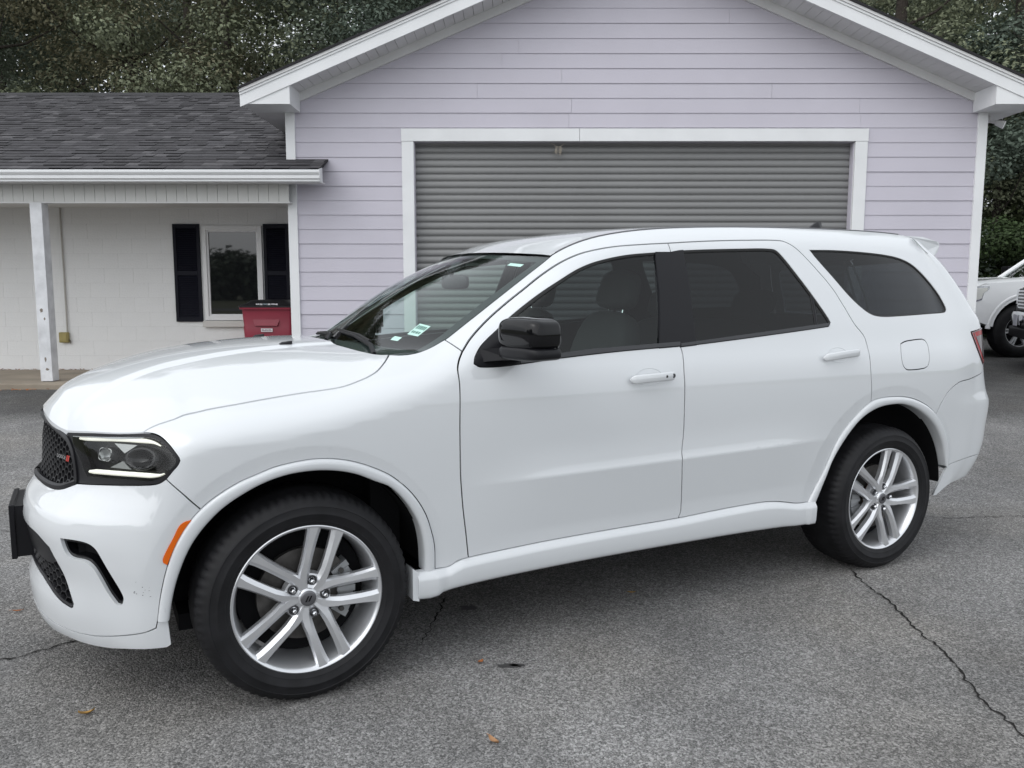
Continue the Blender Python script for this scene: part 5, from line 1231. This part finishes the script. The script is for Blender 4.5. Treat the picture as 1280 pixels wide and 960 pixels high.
HANDLES = (('front_door', 1.368, 1.611, 1.096, 1.104), ('rear_door', 2.522, 2.788, 1.142, 1.158))
for sd in (-1, 1):
    for k, u0, u1, z0, z1 in HANDLES: handle(obj[k, sd], u0, u1, z0, z1, sd, k == 'front_door' and sd < 0)

# ---- mirrors
def superbox(c, h, M, n=26, e=.38, taper=None):
    rows = []
    for i in range(n + 1):
        th = -math.pi / 2 + math.pi * i / n; row = []
        for j in range(2 * n + 1):
            ph = 2 * math.pi * j / (2 * n); f = lambda t, k: math.copysign(abs(t) ** k, t)
            v = [f(math.cos(th), e) * f(math.cos(ph), e), f(math.cos(th), e) * f(math.sin(ph), e), f(math.sin(th), e)]
            if taper: v = taper(v)
            row.append(tuple(M @ Vector((v[0] * h[0], v[1] * h[1], v[2] * h[2])) + Vector(c)))
        rows.append(row)
    return rows
for sd in (-1, 1):
    fd = obj['front_door', sd]; Mr = Matrix.Rotation(sd * R(-10), 3, 'Z')
    def tp(v):
        ob_ = v[1] * sd; f = 1 - .07 * max(0, v[2]) ** 2
        return [min(v[0] + .10 * ob_, .62), v[1] * f, v[2] * (1 - .10 * max(0, ob_) - .06 * max(0, -ob_))]
    mx_ = .06 if sd > 0 else 0.0   # the passenger side one is turned further in
    c = (.822 + mx_, sd * (1.078 - mx_ * .3), 1.314)
    grid_mesh('mirror_cap', superbox(c, (.080, .120, .064), Mr, e=.46, taper=tp), gloss_black, fd)
    c2 = (.824 + mx_, sd * (1.076 - mx_ * .3), 1.243)
    grid_mesh('mirror_skirt', superbox(c2, (.081, .121, .030), Mr, e=.5, taper=tp), satin_black, fd)
    arm = MB().add([(.69, sd * .90, 1.198), (.86, sd * .90, 1.198), (.86, sd * .90, 1.250), (.70, sd * .90, 1.250), (.77, sd * 1.02, 1.216), (.87, sd * 1.02, 1.216), (.87, sd * 1.02, 1.262), (.77, sd * 1.02, 1.262)], [(0, 1, 5, 4), (1, 2, 6, 5), (2, 3, 7, 6), (3, 0, 4, 7), (4, 5, 6, 7), (0, 3, 2, 1)])
    arm.build('mirror_arm', satin_black, fd)
    MB().box(-.002, .0, -.1, .1, -.052, .052, M=Matrix.Translation(Vector((.873 + mx_, sd * (1.075 - mx_ * .3), 1.306)))).build('mirror_glass', chrome, fd)

# ---- wheels
def tyre_mesh():
    prof = [(.262, .012), (.268, .004), (.276, -.004), (.286, -.0085), (.2875, -.0105), (.290, -.0105), (.2915, -.0112), (.312, -.0155), (.3135, -.0165), (.316, -.0165), (.3175, -.0155), (.333, -.0150), (.340, -.0140), (.3415, -.0155), (.345, -.0145), (.350, -.010), (.363, .000), (.373, .012), (.3795, .026), (.383, .045), (.3865, .075), (.387, .1), (.387, .1325)]
    full = prof + [(r_, .265 - y) for r_, y in prof[::-1][1:]]
    n = 216; m = MB(); k = len(full)
    for a_ in range(n):
        a = 2 * math.pi * a_ / n
        for i, (r_, y) in enumerate(full):
            g = 0
            if r_ > .3725 and r_ < .3862 and a_ % 3 == 0: g = .006
            if abs(y - .075) < .001 or abs(y - .19) < .001: g = .007
            if r_ > .36 and r_ < .3725 and a_ % 3 == 0: g = .0022
            rr = r_ - g; z = max(rr * math.sin(a), -.3775 + max(0, -(.0)))
            m.v.append((rr * math.cos(a), y, z))
    for a_ in range(n):
        for i in range(k - 1): m.f.append((a_ * k + i, a_ * k + i + 1, ((a_ + 1) % n) * k + i + 1, ((a_ + 1) % n) * k + i))
    return m
def rim_mesh():
    m = MB().lathe([(.268, .016), (.2715, .004), (.2715, .0005), (.268, -.0015), (.2635, .0005), (.258, .008), (.250, .030), (.243, .060), (.236, .16), (.245, .22), (.262, .24)], 96)
    return m
def spokes_mesh():
    m = MB()
    for k in range(5):
        base = R(2 + 72 * k)
        for s in (-1, 1):
            st = []
            # (radius along pair axis, lateral offset, half width at face, half width at base, face depth, ridge shift)
            for r_, of, hf, hb, dp, sh in ((.030, .020, .012, .018, .020, 0), (.060, .031, .0125, .020, .016, .2), (.090, .0365, .0105, .0200, .0125, .3), (.118, .038, .0080, .0182, .0070, .4), (.150, .0395, .0082, .0182, .0050, .4), (.20, .0420, .0095, .0200, .0030, .35), (.235, .0435, .0120, .0225, .0018, .3), (.262, .0445, .0160, .0265, .0010, .2)):
                L_ = of * s; x = r_
                sec = [(-hb, dp + .034), (-hb, dp + .012), (-hf + sh * hf * s, dp), (hf + sh * hf * s, dp + .0015), (hb, dp + .012), (hb, dp + .034)]
                st.append([(x * math.cos(base) - (L_ + q) * math.sin(base), d, x * math.sin(base) + (L_ + q) * math.cos(base)) for q, d in sec])
            b = len(m.v); m.v += [q for r_ in st for q in r_]
            for i in range(len(st) - 1):
                for j in range(5): m.f.append((b + i * 6 + j, b + i * 6 + j + 1, b + (i + 1) * 6 + j + 1, b + (i + 1) * 6 + j))
            m.f.append(tuple(b + j for j in range(6)))
    return m
def hub_mesh():
    m = MB().lathe([(.0005, .0135), (.030, .0135), (.0335, .016), (.036, .022), (.052, .028), (.085, .036), (.092, .060)], 60)
    # web filling the root between pairs
    return m
tm, rm, sm, hm = tyre_mesh(), rim_mesh(), spokes_mesh(), hub_mesh()
_tyre = None
def wheel(x, sd, first):
    global _tyre
    w = empty('wheel', (x, sd * .935, .3775), 0 if sd < 0 else math.pi, car)
    if _tyre is None:
        t = tm.build('tyre', rubber, w, True); r_ = rm.build('rim', alloy, w, True); s_ = sm.build('spokes', alloy, w, True); h_ = hm.build('hub', alloy, w, True)
        s_.data.set_sharp_from_angle(angle=R(18))
        cap = MB().lathe([(.0005, .0085), (.022, .0085), (.0265, .010), (.029, .014)], 40).build('centre_cap', pm('cap_grey', (.16, .16, .17), rough=.35, metal=.7), w, True)
        em = MB()
        for o_ in (-.0055, .0055): em.prism([(o_ - .0075, -.010), (o_ - .0025, -.010), (o_ + .0075, .010), (o_ + .0025, .010)], .0065, .0084)
        emb = em.build('cap_emblem', gloss_black, w)
        nut = MB().lathe([(.0005, .006), (.0045, .006), (.0075, .0085), (.009, .013), (.0095, .034)], 6); nn = nut.build('lug_nut', chrome, w, False).data
        seat = MB().lathe([(.0098, .034), (.0115, .026), (.0165, .0215), (.0185, .026)], 24).build('nut_seat', pm('nut_recess', (.10, .10, .105), rough=.5, metal=.6), w, True).data
        disc = MB().lathe([(.075, .075), (.170, .075), (.170, .100), (.075, .100)], 64).build('brake_disc', steel, w, True)
        hat = MB().lathe([(.0005, .050), (.070, .050), (.078, .056), (.082, .090)], 40).build('disc_hat', rust, w, True)
        drumback = MB().lathe([(.0005, .13), (.232, .13)], 48).build('dust_shield', matte_black, w, True)
        _tyre = dict(tyre=t.data, rim=r_.data, spokes=s_.data, hub=h_.data, centre_cap=cap.data, cap_emblem=emb.data, brake_disc=disc.data, disc_hat=hat.data, dust_shield=drumback.data, nut=nn, seat=seat)
        for o in list(w.children):
            if o.name.startswith(('lug_nut', 'nut_seat')): bpy.data.objects.remove(o)
    else:
        for nm in ('tyre', 'rim', 'spokes', 'hub', 'centre_cap', 'cap_emblem', 'brake_disc', 'disc_hat', 'dust_shield'): wrap(nm, _tyre[nm], w)
    for k in range(5):
        a = R(2 + 72 * k); l = (.0635 * math.cos(a), 0, .0635 * math.sin(a))
        wrap('lug_nut', _tyre['nut'], w).location = l; wrap('nut_seat', _tyre['seat'], w).location = l
    # caliper: towards the rear at the front axle, towards the front at the rear axle
    s = (1 if x < 1 else -1) * (1 if sd < 0 else -1); cb = MB()
    for dz, r0, r1 in ((.0, .105, .190),):
        for k in range(9):
            a0, a1 = R(-38 + 8.2 * k), R(-38 + 8.2 * (k + 1) - .5); y0 = .058 if k % 3 else .064
            ri, ro = .118 + .006 * (k % 2), .186 - .006 * (k % 2)
            cb.add([(s * r__ * math.cos(a), y, r__ * math.sin(a)) for y in (y0, .12) for r__ in (ri, ro) for a in (a0, a1)], [(0, 1, 3, 2), (4, 6, 7, 5), (0, 4, 5, 1), (2, 3, 7, 6), (0, 2, 6, 4), (1, 5, 7, 3)])
    cb.build('caliper', cast, w)
    pins = MB()
    for a in (-30, 28): pins.tube([(s * .150 * math.cos(R(a)), .048, .150 * math.sin(R(a))), (s * .150 * math.cos(R(a)), .07, .150 * math.sin(R(a)))], .010, 8)
    pins.build('caliper_bolt', steel, w)
    return w
for x in (0.0, 3.042):
    for sd in (-1, 1): wheel(x, sd, False)

# ---- cabin
def seat(x, y, sc=1.0):
    g = empty('seat', (x, y, 0), 0, car)
    cu = superbox((.02, 0, .70), (.27, .255, .085), Matrix.Identity(3), 12, .5); grid_mesh('seat_cushion', cu, seat_mat, g)
    Mb = Matrix.Rotation(R(17), 3, 'Y'); grid_mesh('seat_back', superbox((.33, 0, 1.04), (.085, .245, .34), Mb, 14, .5, lambda v: [v[0], v[1] * (1 - .16 * max(0, v[2])), v[2]]), seat_mat, g)
    grid_mesh('headrest', superbox((.455, 0, 1.475), (.055, .135, .098), Mb, 12, .55, lambda v: [v[0], v[1] * (1 - .12 * v[2]), v[2]]), seat_mat, g)
    for s_ in (-.06, .06): MB().tube([(.425, s_, 1.30), (.455, s_, 1.45)], .006, 6).build('headrest_post', chrome, g, True)
seat(1.24, -.40); seat(1.24, .40)
bench = empty('rear_bench', (2.16, 0, 0), 0, car)
grid_mesh('bench_back', superbox((.30, 0, 1.00), (.09, .62, .32), Matrix.Rotation(R(20), 3, 'Y'), 14, .4), seat_mat, bench)
grid_mesh('bench_cushion', superbox((.0, 0, .72), (.27, .64, .08), Matrix.Identity(3), 12, .4), seat_mat, bench)
for y in (-.38, .38): grid_mesh('headrest', superbox((.43, y, 1.385), (.05, .13, .085), Matrix.Rotation(R(17), 3, 'Y'), 12, .55), seat_mat, bench)
third = empty('rear_bench', (2.98, 0, 0), 0, car)
grid_mesh('bench_back', superbox((.24, 0, 1.05), (.08, .52, .28), Matrix.Rotation(R(18), 3, 'Y'), 12, .4), seat_mat, third)
for y in (-.30, .30): grid_mesh('headrest', superbox((.34, y, 1.40), (.05, .12, .075), Matrix.Rotation(R(15), 3, 'Y'), 12, .55), seat_mat, third)
dg = []
for y in np.linspace(-.80, .80, 25):
    hump = .035 * math.exp(-((y + .40) / .17) ** 2); k = .02 * (y / .8) ** 2
    dg.append([(.40, y * .93, 1.165), (.52, y * .95, 1.175 + k), (.70, y, 1.165 + hump + k), (.86, y, 1.150 + hump), (.92, y, 1.105 + hump * .6), (.93, y, 1.03), (.86, y, .92), (.80, y, .62)])
dash = grid_mesh('dashboard', dg, dash_mat, car)
st_ = empty('steering_wheel', (.985, -.40, 1.085), 0, car); st_.rotation_euler = (0, R(-66 + 90 - 0), 0)
ring_pts = [(0.0, .185 * math.cos(a), .185 * math.sin(a)) for a in np.linspace(0, 2 * math.pi, 41)]
Mst = Matrix.Rotation(R(0), 3, 'Y')
MB().tube(ring_pts, .015, 8, False).build('wheel_ring', dash_mat, st_, True)
MB().box(-.02, .03, -.075, .075, -.06, .05, .012).box(-.008, .01, -.18, -.06, -.02, .02).box(-.008, .01, .06, .18, -.02, .02).box(-.008, .01, -.02, .02, -.18, -.05).build('wheel_hub', dash_mat, st_)
MB().tube([(0, 0, 0), (-.22, 0, -.02)], .04, 10).build('steering_column', dash_mat, st_, True)
# lining under the roof and the tops of the inner doors
lin = [[(x, float(wE(x)) * .95 * q, lerp(roof_c(x) - .03, float(zE(x)) - .035, q * q)) for q in np.linspace(-1, 1, 17)] for x in np.linspace(1.26, 3.5, 24)]
grid_mesh('headlining', lin, lining_mat, car)
for x, y, nm in ((.93, -.36, 'sun_visor'), (.93, .36, 'sun_visor')):
    MB().box(-.01, .15, -.17, .17, -.007, .007, .006, Matrix.Translation(Vector((1.20, y * .92, 1.612))) @ Matrix.Rotation(R(-12), 4, 'Y')).build(nm, lining_mat, car)
grid_mesh('rear_view_mirror', superbox((.985, 0, 1.515), (.018, .125, .036), Matrix.Rotation(R(6), 3, 'Z'), 10, .5), satin_black, car)
MB().tube([(.97, 0, 1.545), (.95, 0, 1.60)], .012, 6).build('mirror_stem', satin_black, car, True)
grid_mesh('sensor_housing', superbox((.99, 0, 1.592), (.045, .05, .018), Matrix.Rotation(R(-30), 3, 'Y'), 10, .6), grey_trim, car)

# ================================================================== red wheeled bin on the porch
bin_red = pm('red_bin_plastic', (.22, .010, .030), rough=.45, var=(5, .1)); lid_blk = pm('bin_lid_black', (.012, .012, .014), rough=.4)
bn = empty('wheeled_bin', (-3.185, 10.98, .347)); tag(bn, 'dark red wheeled bin with black lid on the porch under the window', 'bin')
def rrect(w, d, r, n=5):
    out = []
    for cx_, cy_, a0 in ((w - r, d - r, 0), (-w + r, d - r, 90), (-w + r, -d + r, 180), (w - r, -d + r, 270)):
        for k in range(n + 1): a = R(a0 + 90 * k / n); out.append((cx_ + r * math.cos(a), cy_ + r * math.sin(a)))
    return out
rows = []
for z, w, d in ((.03, .26, .24), (.05, .27, .25), (.42, .312, .30), (.46, .314, .302), (.47, .325, .315), (.64, .335, .325), (.66, .330, .318), (.84, .342, .335), (.868, .343, .336), (.872, .368, .365), (.900, .370, .367), (.905, .345, .34)):
    rows.append([(x, y, z) for x, y in rrect(w, d, .07)] + [(rrect(w, d, .07)[0][0], rrect(w, d, .07)[0][1], z)])
bb_ = grid_mesh('bin_body', rows, bin_red, bn, True); bb_.data.set_sharp_from_angle(angle=R(35))
mesh('bin_floor', [(x, y, .03) for x, y in rrect(.26, .24, .07)], [tuple(range(24))], bin_red, bn)
for (x0, x1, z0, z1, dp) in ((-.19, .16, .66, .74, .325), (-.07, .09, .44, .52, .302)):
    MB().add([(x0, -dp - .002, z1), (x1, -dp - .002, z1), (x1 - .03, -dp - .028, z0), (x0 + .03, -dp - .028, z0), (x0 + .03, -dp + .01, z0 - .012), (x1 - .03, -dp + .01, z0 - .012)], [(0, 1, 2, 3), (3, 2, 5, 4), (0, 3, 4), (1, 5, 2)]).build('grip_ledge', bin_red, bn)
lid = []
for z, w, d in ((.898, .376, .372), (.915, .378, .374), (.925, .360, .356), (.945, .30, .31), (.985, .25, .27), (.992, .22, .24), (.993, .01, .01)):
    q = rrect(w, d, .06 if w > .1 else .004); lid.append([(x, y + (.02 if w < .34 else 0), z) for x, y in q] + [(q[0][0], q[0][1] + (.02 if w < .34 else 0), z)])
lo_ = grid_mesh('bin_lid', lid, lid_blk, bn, True); lo_.data.set_sharp_from_angle(angle=R(35))
white_print = pm('white_print', (.62, .60, .62), rough=.6); grey_print = pm('grey_print', (.25, .30, .33), rough=.6)
MB().box(-.085, .065, -.3385, -.3355, .580, .624).build('number_plate', white_print, bn)
dg_ = pm('dark_print', (.10, .03, .05), rough=.6)
for i, x in enumerate((-.065, -.044, -.022, .0, .022, .044)):
    MB().box(x - .007, x - .002, -.3405, -.339, .590, .614).box(x + .003, x + .007, -.3405, -.339, .590, .602 if i % 2 else .614).build('printed_digit', dg_, bn)
for i, (x, w) in enumerate(((-.14, .05), (-.085, .03), (-.045, .055), (.015, .035), (.06, .05), (.115, .03))):
    MB().box(x, x + w, -.345 + .0, -.335, .934 - .004 * (i % 2), .946, M=Matrix.Translation(Vector((0, 0, 0)))).build('lid_print', white_print if i != 2 else grey_print, bn)
for s in (-1, 1): MB().lathe([(.001, -.025), (.12, -.025), (.13, -.015), (.13, .015), (.12, .025), (.001, .025)], 24, 'y').build('bin_wheel', lid_blk, bn, True).matrix_local = Matrix.Translation(Vector((s * .27, .26, .13))) @ Matrix.Rotation(R(90), 4, 'Z')

# ================================================================== stickers on the windscreen
stk = pm('sticker_paper', (.70, .80, .77), rough=.7); ink = pm('sticker_ink', (.10, .20, .18), rough=.8)
def sticker(i0, i1, s0, s1, nm, lines=0):
    v = [ws_pt(i0, s0, .010), ws_pt(i0, s1, .010), ws_pt(i1, s1, .010), ws_pt(i1, s0, .010)]
    o = mesh(nm, v, [(0, 1, 2, 3)], stk, wsg)
    A = [Vector(q) for q in v]
    def uv(a, b): return (A[0].lerp(A[1], a)).lerp(A[3].lerp(A[2], a), b) + Vector((-.0008, 0, .0012))
    for k, (a0, a1, b0, b1) in enumerate(lines or ()):
        mesh('sticker_print', [uv(a0, b0), uv(a1, b0), uv(a1, b1), uv(a0, b1)], [(0, 1, 2, 3)], ink, wsg)
sticker(7, 10, -.80, -.705, 'inspection_sticker', [(.10, .20, .55, .85), (.26, .36, .55, .85), (.42, .55, .55, .85), (.60, .70, .55, .85), (.76, .88, .55, .85), (.12, .24, .18, .36), (.30, .48, .18, .36), (.56, .68, .18, .36), (.74, .86, .18, .36)])
sticker(5, 6, -.70, -.63, 'small_sticker'); sticker(31, 32, -.86, -.74, 'top_sticker')

# ================================================================== two pickups parked beyond the garage corner
def pickup(loc, rz_, label, body_m, dark_front):
    t = empty('pickup', loc, rz_); tag(t, label, 'pickup', 'pickups parked beyond the garage')
    W_ = .98
    def arc(cx_, r_, a0, a1, n=16): return [(cx_ + r_ * math.cos(R(a0 + (a1 - a0) * k / n)), .43 + r_ * math.sin(R(a0 + (a1 - a0) * k / n))) for k in range(n + 1)]
    low = [(-.86, .62), (-.90, .80), (-.88, 1.02), (-.84, 1.12), (-.60, 1.19), (.2, 1.24), (.75, 1.26), (3.05, 1.28), (3.10, 1.34), (4.75, 1.34), (4.78, .60)] + arc(3.68, .52, 10, 170) + [(3.10, .42), (.55, .42)] + arc(0, .52, 5, 172)
    v, f = [], []
    n = len(low)
    for s in (-1, 1):
        o = mesh('body_side', [(x, s * (W_ + (.02 if abs(math.hypot(x, z - .43) - .52) < .02 or abs(math.hypot(x - 3.68, z - .43) - .52) < .02 else 0)), z) for x, z in low] + [(x, s * (W_ - .16), z) for x, z in low], [tuple(range(n))] + [(i, (i + 1) % n, (i + 1) % n + n, i + n) for i in range(n)], body_m, t)
        bm = bmesh.new(); bm.from_mesh(o.data); bmesh.ops.triangulate(bm, faces=bm.faces); bmesh.ops.recalc_face_normals(bm, faces=bm.faces); bm.to_mesh(o.data); bm.free()
        for cx_ in (0, 3.68):
            rows = [[(cx_ + r_ * math.cos(a), s * (W_ + d), .43 + r_ * math.sin(a)) for r_, d in ((.525, -.02), (.565, .028), (.60, .022), (.625, -.005))] for a in np.linspace(R(2), R(176), 30)]
            grid_mesh('wheel_arch', rows, body_m, t)
        lamp = [(-.905, .99), (-.895, 1.12), (-.80, 1.145), (-.60, 1.150), (-.60, 1.10), (-.68, 1.04), (-.71, .93), (-.80, .90), (-.90, .90)]
        hl_ = MB().prism(lamp, s * (W_ + .012), s * (W_ - .15)).build('headlamp', chrome, t)
        lin2 = [((x + .77) * .82 - .77, (z - 1.03) * .78 + 1.03) for x, z in lamp]
        MB().prism(lin2, s * (W_ + .016), s * (W_ - .1)).build('lamp_lens', pm('pickup_lamp', (.72, .72, .68), rough=.2, metal=.2), hl_)
        MB().box(1.02, 1.16, s * (W_ - .01), s * (W_ + .22), 1.32, 1.52, .03).build('door_mirror', satin_black, t)
        for cx_ in (0, 3.68):
            w_ = empty('wheel', (cx_, s * .93, .43), 0 if s < 0 else math.pi, t)
            MB().lathe([(.25, .0), (.26, -.012), (.30, -.02), (.36, -.02), (.40, .0), (.43, .03), (.43, .22), (.40, .26), (.25, .26)], 48).build('tyre', rubber, w_, True)
            MB().lathe([(.262, .012), (.262, -.004), (.248, -.002), (.24, .02), (.225, .2)], 48).build('rim', alloy, w_, True)
            spk = MB()
            for k in range(6):
                for dd in (-.11, .11):
                    a = 2 * math.pi * k / 6 + dd; ca, sa = math.cos(a), math.sin(a)
                    spk.add([(r_ * ca - q * sa, y, r_ * sa + q * ca) for r_, y, hw in ((.05, .02, .02), (.25, .005, .017)) for q, y in ((-hw, y + .03), (-hw * .6, y), (hw * .6, y), (hw, y + .03))], [(0, 1, 5, 4), (1, 2, 6, 5), (2, 3, 7, 6)])
            spk.build('spokes', alloy, w_); MB().lathe([(.001, .012), (.05, .014), (.075, .03)], 24).build('hub', alloy, w_, True)
            MB().lathe([(.001, .09), (.22, .09)], 24).build('brake_disc', matte_black, w_, True)
    # wells, floor
    MB().box(-.7, 4.6, -.7, .7, .38, .60).box(-.52, .5, -.80, .80, .5, 1.0).box(3.15, 4.2, -.80, .80, .5, 1.0).build('underbody', matte_black, t)
    # hood, sculpted with raised edges
    hd = [[(x, y, z + (.035 if abs(y) > .62 else 0) - .10 * (abs(y) / .97) ** 5 + .01 * math.cos(y * 2)) for y in np.linspace(-.965, .965, 25)] for x, z in ((-.89, 1.10), (-.84, 1.16), (-.70, 1.20), (-.3, 1.245), (.2, 1.275), (.62, 1.29), (.80, 1.285))]
    grid_mesh('hood', hd, body_m, t)
    # cab
    cabp = [(.80, 1.27), (1.55, 1.86), (1.75, 1.92), (2.60, 1.94), (2.95, 1.90), (3.08, 1.32)]
    yb, yt = .93, .70
    def cy(z): return yb - (yb - yt) * max(0, (z - 1.27)) / .66
    rows = [[(x, -cy(z), z), (x, -cy(z) * .5, z + (.02 if z > 1.5 else 0)), (x, 0, z + (.03 if z > 1.5 else .0)), (x, cy(z) * .5, z + (.02 if z > 1.5 else 0)), (x, cy(z), z)] for x, z in cabp[1:5]]
    grid_mesh('cab_roof', rows, body_m, t)
    ws_ = [[(x + .02, y * cy(z), z) for y in np.linspace(-.97, .97, 9)] for x, z in ((.82, 1.275), (1.2, 1.575), (1.55, 1.85))]
    grid_mesh('windshield', ws_, glass_ws, t)
    grid_mesh('rear_glass', [[(x, y * cy(z), z) for y in (-.97, 0, .97)] for x, z in ((2.95, 1.88), (3.08, 1.32))], glass_pr, t)
    for s in (-1, 1):
        def q(x, z, o=.0): return (x, s * (cy(z) + o), z)
        for a, b_ in (((.78, 1.27), (1.56, 1.87)), ((1.98, 1.28), (1.98, 1.90)), ((2.90, 1.30), (2.92, 1.90)), ((1.56, 1.86), (2.92, 1.90))):
            MB().tube([q(*a), q((a[0] + b_[0]) / 2, (a[1] + b_[1]) / 2, .01), q(*b_)], .04, 8).build('pillar', body_m, t, True)
        for a, b_, c_, d_ in (((.95, 1.28), (1.95, 1.28), (1.95, 1.86), (1.62, 1.84)), ((2.02, 1.28), (2.86, 1.28), (2.86, 1.86), (2.02, 1.87))):
            mesh('window_glass', [q(*a, -.012), q(*b_, -.012), q(*c_, -.012), q(*d_, -.012)], [(0, 1, 2, 3)], glass_pr if a[0] > 2 else glass_fd, t)
    MB().box(1.1, 2.9, -.80, .80, .7, 1.25).box(1.75, 1.95, -.7, -.2, 1.2, 1.65, .05).box(1.75, 1.95, .2, .7, 1.2, 1.65, .05).build('cabin', seat_mat, t)
    MB().box(3.12, 4.75, -.80, .80, .70, .80).build('bed_floor', satin_black, t)
    # grille and bumper
    gm = MB().box(-.93, -.86, -.62, .62, .80, 1.13, .02).build('grille', chrome if not dark_front else satin_black, t)
    for k in range(6): MB().box(-.945, -.92, -.55, .55, .84 + .048 * k, .865 + .048 * k, .004).build('grille_bar', chrome if dark_front else satin_black, gm)
    bp_ = [[(-1.02 + .16 * (abs(y) / .98) ** 4 + dx, y, z) for dx, z in ((.05, .80), (.0, .79), (-.02, .74), (-.015, .62), (.02, .56), (.06, .56))] for y in np.linspace(-.98, .98, 21)]
    grid_mesh('front_bumper', bp_, chrome, t)
    MB().box(-1.0, -.70, -.85, .85, .42, .57, .02).build('air_dam', satin_black, t)
    MB().box(-1.052, -1.045, -.155, .155, .60, .76, .003).build('number_plate', pm('plate_white', (.62, .63, .66), rough=.5), t)
    MB().box(4.78, 4.92, -.95, .95, .58, .74, .02).build('rear_bumper', chrome, t)
    return t
# local frame: front towards -x, so rz turns the whole truck
pick_white = pm('pickup_white_paint', (.80, .81, .82), rough=.4, coat=1)
pickup((8.12, 14.05, .38), R(3), 'white pickup seen behind the right corner of the garage', pick_white, False)
pickup((8.20, 11.35, .36), R(-23), 'pickup with black barred grille and chrome bumper at the right border', pm('pickup_grey_paint', (.16, .165, .17), rough=.3, coat=1), True)
